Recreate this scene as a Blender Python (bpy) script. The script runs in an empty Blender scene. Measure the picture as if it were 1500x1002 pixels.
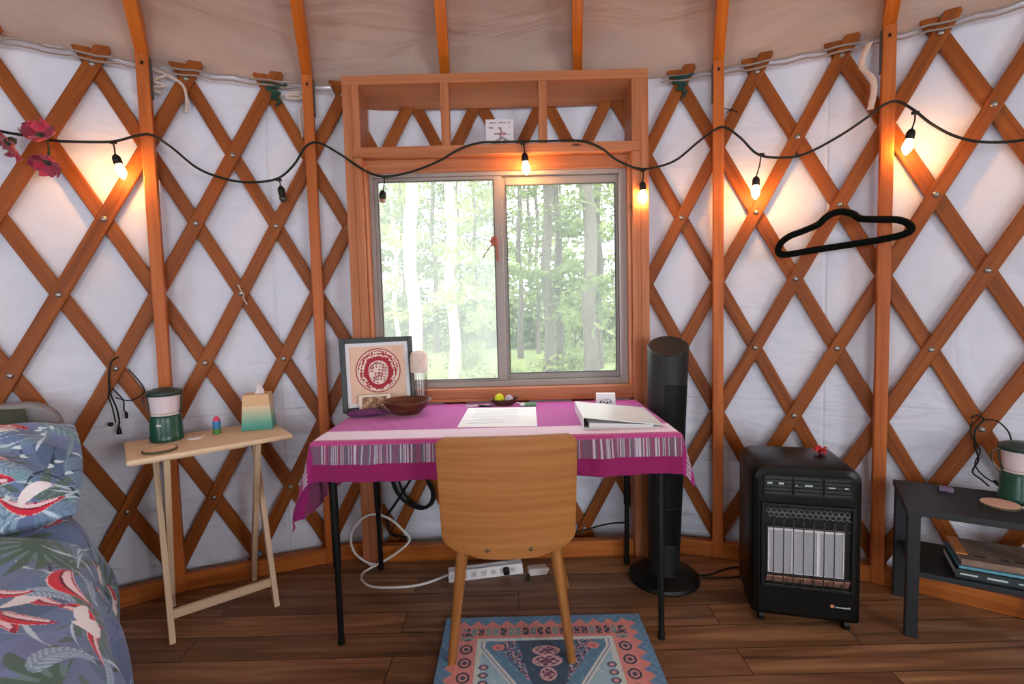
import bpy, math, random
import numpy as np
from mathutils import Vector, Matrix
random.seed(7)
sin, cos, pi = math.sin, math.cos, math.pi
scene = bpy.context.scene
COL = scene.collection

def srgb(r, g, b, a=1.0):
    f = lambda v: (v/255/12.92) if v/255 <= .04045 else ((v/255+.055)/1.055)**2.4
    return (f(r), f(g), f(b), a)

# ------------------------------------------------------------------ camera
PITCH, ROLL, FOCAL, EYE = .0669, .0253, 743.0, 1.155
fw = Vector((0, cos(PITCH), -sin(PITCH)))
up0 = Vector((0, sin(PITCH), cos(PITCH)))
rt0 = Vector((1, 0, 0))
cx_ = rt0*cos(ROLL) - up0*sin(ROLL)
cy_ = up0*cos(ROLL) + rt0*sin(ROLL)
cz_ = -fw
cam_data = bpy.data.cameras.new('camera')
cam = bpy.data.objects.new('camera', cam_data)
COL.objects.link(cam)
m = Matrix((cx_, cy_, cz_)).transposed().to_4x4()
m.translation = Vector((0, 0, EYE))
cam.matrix_world = m
cam_data.sensor_fit = 'HORIZONTAL'
cam_data.sensor_width = 36
cam_data.lens = FOCAL/1500*36
cam_data.clip_start = .02
scene.camera = cam

# ------------------------------------------------------------------ colour management, world, lights
vs = scene.view_settings
vs.view_transform = 'Standard'
vs.look = 'None'
vs.gamma = 1
vs.use_curve_mapping = False
vs.exposure = -.03
scene.cycles.use_denoising = True
scene.cycles.max_bounces = 10
scene.cycles.diffuse_bounces = 6
scene.cycles.transparent_max_bounces = 16
scene.cycles.sample_clamp_indirect = 6

world = bpy.data.worlds.new('sky')
scene.world = world
world.use_nodes = True
bg = world.node_tree.nodes['Background']
bg.inputs[0].default_value = (.86, .93, 1, 1)
bg.inputs[1].default_value = 5.6

def light(name, kind, loc, target, power, color, **kw):
    l = bpy.data.lights.new(name, kind)
    l.energy = power
    l.color = color
    for k, v in kw.items():
        setattr(l, k, v)
    o = bpy.data.objects.new(name, l)
    COL.objects.link(o)
    o.location = loc
    o.rotation_euler = (Vector(target)-Vector(loc)).to_track_quat('-Z', 'Y').to_euler()
    return o
light('sun', 'SUN', (0, -5, 20), (1.5, 4, 10), 2.5, (1, .95, .86), angle=.02)
# daylight entering through the roof ring and the openings in the wall behind the camera
light('skylight_daylight', 'AREA', (-.04, -.61, 3.28), (-.04, -.61, 0), 245, (.88, .94, 1), shape='DISK', size=1.3)
light('door_daylight', 'AREA', (.2, -3.5, 1.2), (0, 0, 1.2), 40, (.88, .94, 1), shape='RECTANGLE', size=1.5, size_y=2.0)
light('window_daylight_right', 'AREA', (2.55, -1.83, 1.3), (-.04, -.3, 1.2), 46, (.93, .96, 1), shape='RECTANGLE', size=1.1, size_y=1.0)
light('window_daylight_left', 'AREA', (-2.63, -1.83, 1.3), (-.04, -.3, 1.2), 20, (.86, .93, 1), shape='RECTANGLE', size=1.1, size_y=1.0)

# ------------------------------------------------------------------ yurt geometry constants
CX, CY = -.041, -.611
R_WALL, R_LAT, R_POST = 3.085, 3.048, 2.993
A0, DA, ZT, DZ = -.5311, .1005, 2.131, .2942
SLOPE = .45
def cyl(a, r, z):
    return Vector((CX+r*sin(a), CY+r*cos(a), z))

# ------------------------------------------------------------------ materials
def nt(name):
    mt = bpy.data.materials.new(name)
    mt.use_nodes = True
    t = mt.node_tree
    b = t.nodes['Principled BSDF']
    return mt, t, b
def node(t, kind, **kw):
    n = t.nodes.new(kind)
    for k, v in kw.items():
        setattr(n, k, v)
    return n
def ramp(t, stops):
    r = node(t, 'ShaderNodeValToRGB')
    e = r.color_ramp.elements
    while len(e) < len(stops):
        e.new(.5)
    for i, (p, c) in enumerate(stops):
        e[i].position = p
        e[i].color = c
    return r
def plain(name, c, rough=.5, metal=0.0, var=.10, scale=30, bump=0.0, spec=.5, sheen=0.0, emit=None, estr=0, trans=0.0, coords='Object', stretch=(1, 1, 1)):
    mt, t, b = nt(name)
    tc = node(t, 'ShaderNodeTexCoord')
    mp = node(t, 'ShaderNodeMapping')
    mp.inputs['Scale'].default_value = stretch
    nz = node(t, 'ShaderNodeTexNoise')
    nz.inputs['Scale'].default_value = scale
    nz.inputs['Detail'].default_value = 4
    t.links.new(tc.outputs[coords], mp.inputs[0])
    t.links.new(mp.outputs[0], nz.inputs['Vector'])
    lo = tuple(max(0, v*(1-var)) for v in c[:3])+(1,)
    hi = tuple(min(1, v*(1+var)) for v in c[:3])+(1,)
    r = ramp(t, [(.3, lo), (.7, hi)])
    t.links.new(nz.outputs[0], r.inputs[0])
    t.links.new(r.outputs[0], b.inputs['Base Color'])
    b.inputs['Roughness'].default_value = rough
    b.inputs['Metallic'].default_value = metal
    b.inputs['Specular IOR Level'].default_value = spec
    if sheen:
        b.inputs['Sheen Weight'].default_value = sheen
    if trans:
        b.inputs['Transmission Weight'].default_value = trans
    if emit:
        b.inputs['Emission Color'].default_value = emit
        b.inputs['Emission Strength'].default_value = estr
    if bump:
        bp = node(t, 'ShaderNodeBump')
        bp.inputs['Strength'].default_value = bump
        bp.inputs['Distance'].default_value = .004
        t.links.new(nz.outputs[0], bp.inputs['Height'])
        t.links.new(bp.outputs[0], b.inputs['Normal'])
    return mt
def wood(name, light_c, dark_c, rough=.45, along=2.2, across=45, vary=.16, knots=False):
    mt, t, b = nt(name)
    uv = node(t, 'ShaderNodeUVMap')
    oi = node(t, 'ShaderNodeObjectInfo')
    mul = node(t, 'ShaderNodeMath', operation='MULTIPLY')
    mul.inputs[1].default_value = 37.0
    cmb = node(t, 'ShaderNodeCombineXYZ')
    t.links.new(oi.outputs['Random'], mul.inputs[0])
    for i in range(3):
        t.links.new(mul.outputs[0], cmb.inputs[i])
    mp = node(t, 'ShaderNodeMapping')
    mp.inputs['Scale'].default_value = (along, across, 1)
    t.links.new(uv.outputs[0], mp.inputs[0])
    t.links.new(cmb.outputs[0], mp.inputs['Location'])
    nz = node(t, 'ShaderNodeTexNoise')
    nz.inputs['Scale'].default_value = 1.0
    nz.inputs['Detail'].default_value = 5
    nz.inputs['Distortion'].default_value = .6
    t.links.new(mp.outputs[0], nz.inputs['Vector'])
    r = ramp(t, [(.28, dark_c), (.72, light_c)])
    t.links.new(nz.outputs[0], r.inputs[0])
    hsv = node(t, 'ShaderNodeHueSaturation')
    mr = node(t, 'ShaderNodeMapRange')
    mr.inputs['To Min'].default_value = 1-vary
    mr.inputs['To Max'].default_value = 1+vary*.6
    t.links.new(oi.outputs['Random'], mr.inputs[0])
    t.links.new(mr.outputs[0], hsv.inputs['Value'])
    t.links.new(r.outputs[0], hsv.inputs['Color'])
    outc = hsv.outputs[0]
    if knots:
        mp2 = node(t, 'ShaderNodeMapping')
        mp2.inputs['Scale'].default_value = (2.6, 9, 1)
        t.links.new(uv.outputs[0], mp2.inputs[0])
        t.links.new(cmb.outputs[0], mp2.inputs['Location'])
        vo = node(t, 'ShaderNodeTexVoronoi')
        vo.inputs['Scale'].default_value = 1.0
        t.links.new(mp2.outputs[0], vo.inputs['Vector'])
        rr = ramp(t, [(.03, (1, 1, 1, 1)), (.075, (0, 0, 0, 1))])
        t.links.new(vo.outputs['Distance'], rr.inputs[0])
        mx = node(t, 'ShaderNodeMix', data_type='RGBA')
        mx.inputs[7].default_value = srgb(70, 38, 18)
        t.links.new(rr.outputs[0], mx.inputs[0])
        t.links.new(outc, mx.inputs[6])
        outc = mx.outputs[2]
    t.links.new(outc, b.inputs['Base Color'])
    b.inputs['Roughness'].default_value = rough
    b.inputs['Specular IOR Level'].default_value = .28
    bp = node(t, 'ShaderNodeBump')
    bp.inputs['Strength'].default_value = .12
    bp.inputs['Distance'].default_value = .002
    t.links.new(nz.outputs[0], bp.inputs['Height'])
    t.links.new(bp.outputs[0], b.inputs['Normal'])
    return mt
def painted(name, rough=.8, spec=.3, sheen=.0, bump=.15, bscale=400):
    """reads the colour attribute 'pattern' of a woven or printed surface"""
    mt, t, b = nt(name)
    at = node(t, 'ShaderNodeAttribute', attribute_name='pattern')
    nz = node(t, 'ShaderNodeTexNoise')
    nz.inputs['Scale'].default_value = bscale
    tc = node(t, 'ShaderNodeTexCoord')
    t.links.new(tc.outputs['Object'], nz.inputs['Vector'])
    mx = node(t, 'ShaderNodeMix', data_type='RGBA', blend_type='MULTIPLY')
    mx.inputs[0].default_value = .35
    r = ramp(t, [(.3, (.6, .6, .6, 1)), (.7, (1, 1, 1, 1))])
    t.links.new(nz.outputs[0], r.inputs[0])
    t.links.new(at.outputs['Color'], mx.inputs[6])
    t.links.new(r.outputs[0], mx.inputs[7])
    t.links.new(mx.outputs[2], b.inputs['Base Color'])
    b.inputs['Roughness'].default_value = rough
    b.inputs['Specular IOR Level'].default_value = spec
    b.inputs['Sheen Weight'].default_value = sheen
    bp = node(t, 'ShaderNodeBump')
    bp.inputs['Strength'].default_value = bump
    bp.inputs['Distance'].default_value = .001
    t.links.new(nz.outputs[0], bp.inputs['Height'])
    t.links.new(bp.outputs[0], b.inputs['Normal'])
    return mt
def thin_glass(name, tint=(1, 1, 1, 1), gloss=.015):
    mt = bpy.data.materials.new(name)
    mt.use_nodes = True
    t = mt.node_tree
    t.nodes.clear()
    o = node(t, 'ShaderNodeOutputMaterial')
    tr = node(t, 'ShaderNodeBsdfTransparent')
    tr.inputs[0].default_value = tint
    gl = node(t, 'ShaderNodeBsdfGlossy')
    gl.inputs['Roughness'].default_value = .03
    mx = node(t, 'ShaderNodeMixShader')
    lw = node(t, 'ShaderNodeLayerWeight')
    lw.inputs[0].default_value = .15
    mu = node(t, 'ShaderNodeMath', operation='MULTIPLY_ADD')
    mu.inputs[1].default_value = .3
    mu.inputs[2].default_value = gloss*.4
    t.links.new(lw.outputs['Facing'], mu.inputs[0])
    t.links.new(mu.outputs[0], mx.inputs[0])
    t.links.new(tr.outputs[0], mx.inputs[1])
    t.links.new(gl.outputs[0], mx.inputs[2])
    t.links.new(mx.outputs[0], o.inputs[0])
    return mt
def screen_mat(name, cover, c):
    mt = bpy.data.materials.new(name)
    mt.use_nodes = True
    t = mt.node_tree
    t.nodes.clear()
    o = node(t, 'ShaderNodeOutputMaterial')
    tr = node(t, 'ShaderNodeBsdfTransparent')
    df = node(t, 'ShaderNodeBsdfTranslucent')
    df.inputs[0].default_value = c
    mx = node(t, 'ShaderNodeMixShader')
    mx.inputs[0].default_value = cover
    t.links.new(tr.outputs[0], mx.inputs[1])
    t.links.new(df.outputs[0], mx.inputs[2])
    t.links.new(mx.outputs[0], o.inputs[0])
    return mt
def leafy(name, c1, c2):
    mt = bpy.data.materials.new(name)
    mt.use_nodes = True
    t = mt.node_tree
    t.nodes.clear()
    o = node(t, 'ShaderNodeOutputMaterial')
    tc = node(t, 'ShaderNodeTexCoord')
    nz = node(t, 'ShaderNodeTexNoise')
    nz.inputs['Scale'].default_value = 1.3
    t.links.new(tc.outputs['Object'], nz.inputs['Vector'])
    r = ramp(t, [(.35, c1), (.65, c2)])
    t.links.new(nz.outputs[0], r.inputs[0])
    d = node(t, 'ShaderNodeBsdfDiffuse')
    tl = node(t, 'ShaderNodeBsdfTranslucent')
    mx = node(t, 'ShaderNodeMixShader')
    mx.inputs[0].default_value = .5
    t.links.new(r.outputs[0], d.inputs[0])
    t.links.new(r.outputs[0], tl.inputs[0])
    t.links.new(d.outputs[0], mx.inputs[1])
    t.links.new(tl.outputs[0], mx.inputs[2])
    t.links.new(mx.outputs[0], o.inputs[0])
    return mt

MAT = {}
MAT['post'] = wood('post_wood', srgb(196, 108, 46), srgb(160, 80, 26), .45, knots=True, vary=.08)
MAT['rafter'] = wood('rafter_wood', srgb(206, 116, 38), srgb(176, 90, 24), .4, vary=.06)
MAT['lattice'] = wood('lattice_wood', srgb(156, 84, 22), srgb(118, 58, 9), .5, vary=.08)
MAT['trim'] = wood('trim_wood', srgb(194, 126, 86), srgb(162, 96, 60), .5, knots=True, vary=.08)
MAT['base'] = wood('baseboard_wood', srgb(190, 110, 44), srgb(152, 78, 26), .45, vary=.08)
MAT['beech'] = wood('beech_ply', srgb(172, 116, 64), srgb(148, 93, 46), .42, along=1.6, across=52, vary=.02)
MAT['pine'] = wood('pale_pine', srgb(232, 206, 172), srgb(216, 186, 148), .5, along=2, across=40, vary=.05)
MAT['walnut'] = wood('walnut_bowl', srgb(116, 72, 50), srgb(70, 40, 26), .3, along=6, across=40)
MAT['darkwood'] = wood('dark_dish', srgb(84, 56, 40), srgb(52, 32, 22), .45, along=6, across=40)
MAT['bolt'] = plain('zinc_bolt', srgb(150, 147, 142), .38, .9, .1, 200)
MAT['brass'] = plain('dull_brass', srgb(96, 88, 72), .35, .9, .1, 200)
MAT['black_metal'] = plain('black_steel', srgb(12, 15, 14), .5, 0, .2, 60, spec=.3)
MAT['black_plastic'] = plain('black_plastic', srgb(13, 15, 14), .45, 0, .2, 60, spec=.3)
MAT['grey_black'] = plain('charcoal_plastic', srgb(26, 28, 29), .45, 0, .15, 60, spec=.4)
MAT['dark_grey'] = plain('panel_grey', srgb(38, 43, 44), .4, 0, .15, 60, spec=.35)
MAT['heater_case'] = plain('heater_case', srgb(9, 11, 9), .34, 0, .12, 40, spec=.22)
MAT['ceramic'] = plain('ceramic_plaque', srgb(158, 160, 164), .8, 0, .1, 120)
MAT['ceramic_rim'] = plain('ceramic_rim', srgb(214, 214, 218), .7, 0, .06, 60)
MAT['reflector'] = plain('copper_reflector', srgb(190, 150, 132), .35, .6, .25, 40)
MAT['steel_wire'] = plain('steel_wire', srgb(88, 88, 86), .35, .9, .1, 80)
MAT['honeycomb'] = plain('bright_wire', srgb(150, 152, 150), .35, .8, .1, 80)
MAT['black_shelf'] = plain('black_laminate', srgb(28, 33, 37), .5, 0, .1, 60, spec=.4)
MAT['velvet'] = plain('black_velvet', srgb(9, 14, 11), .95, 0, .3, 300, spec=.1)
MAT['cord_black'] = plain('black_cord', srgb(16, 24, 20), .6, 0, .2, 80, spec=.3)
MAT['cord_white'] = plain('white_cord', srgb(224, 224, 220), .45, 0, .05, 80)
MAT['white_plastic'] = plain('white_plastic', srgb(226, 224, 226), .4, 0, .04, 80)
MAT['off_white'] = plain('off_white_plastic', srgb(206, 196, 188), .5, 0, .06, 80)
MAT['paper'] = plain('white_paper', srgb(232, 236, 234), .8, 0, .02, 200)
MAT['binder'] = plain('white_vinyl_binder', srgb(226, 232, 230), .35, 0, .03, 60)
MAT['vinyl'] = plain('window_vinyl', srgb(150, 142, 138), .5, 0, .04, 40)  # shade on the frame put into the base as a warm grey
MAT['gasket'] = plain('window_gasket', srgb(70, 72, 70), .6, 0, .1, 60)
MAT['lantern_green'] = plain('lantern_green', srgb(22, 74, 56), .28, 0, .12, 60)
MAT['lantern_dark'] = plain('lantern_cap', srgb(30, 52, 44), .4, 0, .12, 60)
MAT['frosted'] = plain('frosted_globe', srgb(216, 202, 206), .6, 0, .04, 40)
MAT['headboard'] = plain('grey_upholstery', srgb(138, 136, 138), .9, 0, .1, 500, bump=.2)
MAT['green_fabric'] = plain('dark_green_fabric', srgb(70, 80, 66), .95, 0, .15, 300, bump=.2)
MAT['mattress'] = plain('mattress_ticking', srgb(200, 198, 194), .9, 0, .05, 200)
MAT['felt_red'] = plain('red_silk_petal', srgb(186, 38, 66), .6, 0, .25, 40, sheen=.3)
MAT['felt_dark'] = plain('dark_red_silk_petal', srgb(140, 26, 56), .6, 0, .3, 40, sheen=.3)
MAT['red'] = plain('red_ribbon', srgb(190, 32, 34), .6, 0, .2, 60)
MAT['stem_green'] = plain('dark_stem', srgb(50, 60, 38), .7, 0, .2, 60)
MAT['rope'] = plain('white_rope', srgb(196, 182, 170), .9, 0, .15, 300, bump=.3)
MAT['eave_grey'] = plain('grey_cable', srgb(146, 132, 124), .8, 0, .1, 100)
MAT['strap'] = plain('cream_strap', srgb(206, 178, 160), .9, 0, .1, 300, bump=.2)
MAT['green_tie'] = plain('green_paracord', srgb(24, 64, 52), .8, 0, .3, 300, bump=.3)
MAT['purple_cloth'] = plain('purple_case_fabric', srgb(98, 40, 92), .8, 0, .2, 120, bump=.2)
MAT['yellow'] = plain('yellow_felt_ball', srgb(198, 204, 30), .9, 0, .15, 200, bump=.2)
MAT['stone'] = plain('grey_stone', srgb(176, 170, 184), .7, 0, .12, 50)
MAT['green_label'] = plain('green_label', srgb(96, 150, 108), .5, 0, .15, 80)
MAT['frame_black'] = plain('black_frame', srgb(28, 42, 42), .45, 0, .15, 60)
MAT['mat_white'] = plain('white_mount', srgb(220, 222, 226), .8, 0, .03, 60)
MAT['ink'] = plain('dark_ink', srgb(60, 58, 66), .7, 0, .2, 100)
MAT['ink_pale'] = plain('pale_ink', srgb(168, 176, 184), .8, 0, .2, 100)
MAT['cork'] = plain('cork_disc', srgb(222, 186, 150), .8, 0, .1, 150)
MAT['coaster_pink'] = plain('pale_wood_disc', srgb(212, 176, 158), .7, 0, .1, 60, stretch=(1, 6, 1))
MAT['olive'] = plain('olive_edge', srgb(78, 70, 44), .7, 0, .15, 100)
MAT['pink_cap'] = plain('pink_cap', srgb(214, 60, 96), .5, 0, .1, 60)
MAT['blue_tube'] = plain('blue_tube', srgb(44, 116, 168), .45, 0, .1, 60)
MAT['green_tube'] = plain('green_tube', srgb(70, 130, 50), .45, 0, .15, 60)
MAT['tissue'] = plain('tissue_paper', srgb(236, 230, 232), .9, 0, .02, 60)
MAT['purple_box'] = plain('purple_gem_box', srgb(110, 92, 116), .4, 0, .2, 60)
MAT['book_dark'] = plain('dark_book_cover', srgb(30, 44, 46), .5, 0, .1, 60)
MAT['book_teal'] = plain('teal_book_cover', srgb(96, 160, 178), .5, 0, .1, 60)
MAT['book_tan'] = plain('tan_book_cover', srgb(126, 104, 88), .6, 0, .2, 30)
MAT['pages'] = plain('book_pages', srgb(214, 212, 210), .9, 0, .1, 300, stretch=(1, 1, 10))
MAT['orange_page'] = plain('orange_card', srgb(206, 130, 72), .8, 0, .1, 60)
MAT['yellow_mark'] = plain('yellow_sticker', srgb(196, 172, 50), .6, 0, .1, 60)
MAT['logo_orange'] = plain('orange_badge', srgb(206, 140, 96), .5, 0, .1, 60)
MAT['logo_grey'] = plain('pale_lettering', srgb(184, 200, 200), .5, 0, .1, 60)
MAT['copper_rose'] = plain('dried_rose', srgb(168, 96, 84), .8, 0, .3, 60)
MAT['canvas_tan'] = plain('dusk_canvas', srgb(214, 200, 186), .8, 0, .1, 30)
MAT['blue_clip'] = plain('blue_clip', srgb(92, 120, 146), .6, 0, .1, 60)
MAT['duvet'] = painted('printed_cotton', .85, .25, .15, .1, 500)
MAT['woven'] = painted('woven_cotton', .85, .2, .2, .35, 700)
MAT['rug'] = painted('rug_pile', .95, .1, .2, .4, 500)
MAT['print'] = painted('printed_card', .7, .3, 0, .02, 300)
MAT['glass'] = thin_glass('window_glass')
MAT['acrylic'] = thin_glass('clear_acrylic', (.93, .93, .93, 1), .25)
MAT['screen'] = screen_mat('insect_screen', .15, (.8, .8, .78, 1))
MAT['hazed_glass'] = screen_mat('hazed_glass', .06, (.9, .93, .95, 1))  # milky haze over the view mixed into the pane as a translucent share
MAT['bark'] = plain('tree_bark', srgb(88, 80, 70), .95, 0, .3, 8, bump=.5, stretch=(3, 3, .6))
MAT['bark_hazed'] = plain('haze_whitened_bark', srgb(168, 156, 144), .95, 0, .18, 8, bump=.4, stretch=(3, 3, .6))  # bark lightened to carry the sun and screen haze on the left trunks
MAT['leaf_a'] = leafy('leaf_bright', srgb(124, 138, 82), srgb(168, 178, 116))
MAT['leaf_b'] = leafy('leaf_mid', srgb(92, 106, 68), srgb(138, 148, 100))
MAT['leaf_c'] = leafy('leaf_deep', srgb(54, 76, 50), srgb(92, 114, 74))
MAT['ground'] = plain('forest_floor', srgb(112, 122, 70), 1, 0, .35, 1.2)
MAT['bulb'] = plain('lit_bulb', srgb(255, 200, 120), .3, emit=(1, .44, .12, 1), estr=180)
MAT['bulb_off'] = plain('unlit_bulb', srgb(150, 110, 92), .2, 0, .1, 60)
MAT['bulb_black'] = plain('dark_unlit_bulb', srgb(36, 40, 34), .2, 0, .1, 60)

# fabric of the wall and of the roof
def fabric(name, c1, c2, seams_h=(), seams_v=(), bump=.5, scale=2.4, stretch=(1, 1, 1), crease=0):
    mt, t, b = nt(name)
    uv = node(t, 'ShaderNodeUVMap')
    mp = node(t, 'ShaderNodeMapping')
    mp.inputs['Scale'].default_value = stretch
    t.links.new(uv.outputs[0], mp.inputs[0])
    nz = node(t, 'ShaderNodeTexNoise')
    nz.inputs['Scale'].default_value = scale
    nz.inputs['Detail'].default_value = 3
    nz.inputs['Distortion'].default_value = 1.2
    t.links.new(mp.outputs[0], nz.inputs['Vector'])
    r = ramp(t, [(.3, c1), (.7, c2)])
    t.links.new(nz.outputs[0], r.inputs[0])
    t.links.new(r.outputs[0], b.inputs['Base Color'])
    b.inputs['Roughness'].default_value = .55
    b.inputs['Specular IOR Level'].default_value = .3
    h = nz.outputs[0]
    sp = node(t, 'ShaderNodeSeparateXYZ')
    t.links.new(uv.outputs[0], sp.inputs[0])
    if crease:
        mp3 = node(t, 'ShaderNodeMapping')
        mp3.inputs['Rotation'].default_value = (0, 0, -.5)
        mp3.inputs['Scale'].default_value = (1.6, 5.5, 1)
        t.links.new(uv.outputs[0], mp3.inputs[0])
        n3 = node(t, 'ShaderNodeTexNoise')
        n3.inputs['Scale'].default_value = 1.3
        n3.inputs['Detail'].default_value = 2
        n3.inputs['Distortion'].default_value = 1.8
        t.links.new(mp3.outputs[0], n3.inputs['Vector'])
        mz = node(t, 'ShaderNodeMapRange')
        mz.inputs['From Min'].default_value = 0
        mz.inputs['From Max'].default_value = 1.2
        mz.inputs['To Min'].default_value = crease
        mz.inputs['To Max'].default_value = crease*.25
        t.links.new(sp.outputs[1], mz.inputs[0])
        m3 = node(t, 'ShaderNodeMath', operation='MULTIPLY_ADD')
        t.links.new(n3.outputs[0], m3.inputs[0])
        t.links.new(mz.outputs[0], m3.inputs[1])
        t.links.new(h, m3.inputs[2])
        h = m3.outputs[0]
    for axis, vals in ((1, seams_h), (0, seams_v)):
        for v in vals:
            s = node(t, 'ShaderNodeMath', operation='SUBTRACT')
            s.inputs[1].default_value = v
            t.links.new(sp.outputs[axis], s.inputs[0])
            a = node(t, 'ShaderNodeMath', operation='ABSOLUTE')
            t.links.new(s.outputs[0], a.inputs[0])
            mr = node(t, 'ShaderNodeMapRange')
            mr.inputs['From Min'].default_value = 0
            mr.inputs['From Max'].default_value = .008
            mr.inputs['To Min'].default_value = .10
            mr.inputs['To Max'].default_value = 0
            t.links.new(a.outputs[0], mr.inputs[0])
            ad = node(t, 'ShaderNodeMath', operation='ADD')
            t.links.new(h, ad.inputs[0])
            t.links.new(mr.outputs[0], ad.inputs[1])
            h = ad.outputs[0]
    bp = node(t, 'ShaderNodeBump')
    bp.inputs['Strength'].default_value = bump
    bp.inputs['Distance'].default_value = .03
    t.links.new(h, bp.inputs['Height'])
    t.links.new(bp.outputs[0], b.inputs['Normal'])
    return mt
MAT['wall'] = fabric('white_wall_fabric', srgb(210, 214, 226), srgb(220, 224, 236), (.715,), (-1.04, 1.42), .9, crease=.9)
MAT['roof'] = fabric('roof_liner_fabric', srgb(178, 156, 144), srgb(192, 170, 156), (), (), .95, 2.0, (.6, 2.6, 1))  # white liner with warm bounced light tinted into its colour

def floor_mat():
    mt, t, b = nt('vinyl_floor_planks')
    tc = node(t, 'ShaderNodeTexCoord')
    br = node(t, 'ShaderNodeTexBrick')
    br.offset = .37
    br.inputs['Scale'].default_value = 1
    br.inputs['Brick Width'].default_value = 1.15
    br.inputs['Row Height'].default_value = .125
    br.inputs['Mortar Size'].default_value = .0016
    br.inputs['Color1'].default_value = (0, 0, 0, 1)
    br.inputs['Color2'].default_value = (1, 1, 1, 1)
    br.inputs['Mortar'].default_value = (.5, .5, .5, 1)
    t.links.new(tc.outputs['Object'], br.inputs['Vector'])
    mp = node(t, 'ShaderNodeMapping')
    mp.inputs['Scale'].default_value = (1.6, 22, 1)
    t.links.new(tc.outputs['Object'], mp.inputs[0])
    ad = node(t, 'ShaderNodeVectorMath', operation='MULTIPLY_ADD')
    ad.inputs[1].default_value = (7, 7, 7)
    t.links.new(br.outputs['Color'], ad.inputs[0])
    t.links.new(mp.outputs[0], ad.inputs[2])
    nz = node(t, 'ShaderNodeTexNoise')
    nz.inputs['Scale'].default_value = 1
    nz.inputs['Detail'].default_value = 6
    nz.inputs['Distortion'].default_value = .8
    t.links.new(ad.outputs[0], nz.inputs['Vector'])
    r = ramp(t, [(.25, srgb(98, 68, 46)), (.5, srgb(154, 110, 76)), (.75, srgb(200, 154, 112))])
    t.links.new(nz.outputs[0], r.inputs[0])
    mx = node(t, 'ShaderNodeMix', data_type='RGBA', blend_type='MULTIPLY')
    mx.inputs[0].default_value = 1
    r2 = ramp(t, [(0, (.62, .6, .6, 1)), (.5, (.85, .85, .85, 1)), (1, (1.0, .96, .9, 1))])
    t.links.new(br.outputs['Color'], r2.inputs[0])
    t.links.new(r.outputs[0], mx.inputs[6])
    t.links.new(r2.outputs[0], mx.inputs[7])
    mx2 = node(t, 'ShaderNodeMix', data_type='RGBA')
    t.links.new(br.outputs['Fac'], mx2.inputs[0])
    t.links.new(mx.outputs[2], mx2.inputs[6])
    mx2.inputs[7].default_value = srgb(32, 22, 16)
    t.links.new(mx2.outputs[2], b.inputs['Base Color'])
    b.inputs['Roughness'].default_value = .4
    bp = node(t, 'ShaderNodeBump')
    bp.inputs['Strength'].default_value = .15
    bp.inputs['Distance'].default_value = .002
    t.links.new(nz.outputs[0], bp.inputs['Height'])
    t.links.new(bp.outputs[0], b.inputs['Normal'])
    return mt
MAT['floor'] = floor_mat()
def ombre_mat():
    mt, t, b = nt('teal_dipped_pine')
    tc = node(t, 'ShaderNodeTexCoord')
    sp = node(t, 'ShaderNodeSeparateXYZ')
    t.links.new(tc.outputs['Object'], sp.inputs[0])
    mr = node(t, 'ShaderNodeMapRange')
    mr.inputs['From Max'].default_value = .145
    t.links.new(sp.outputs[2], mr.inputs[0])
    r = ramp(t, [(0, srgb(48, 140, 124)), (.2, srgb(84, 160, 140)), (.45, srgb(168, 184, 150)), (.68, srgb(222, 196, 164)), (.7, srgb(216, 172, 124)), (1, srgb(220, 178, 130))])
    t.links.new(mr.outputs[0], r.inputs[0])
    t.links.new(r.outputs[0], b.inputs['Base Color'])
    b.inputs['Roughness'].default_value = .5
    return mt
MAT['ombre'] = ombre_mat()

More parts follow.
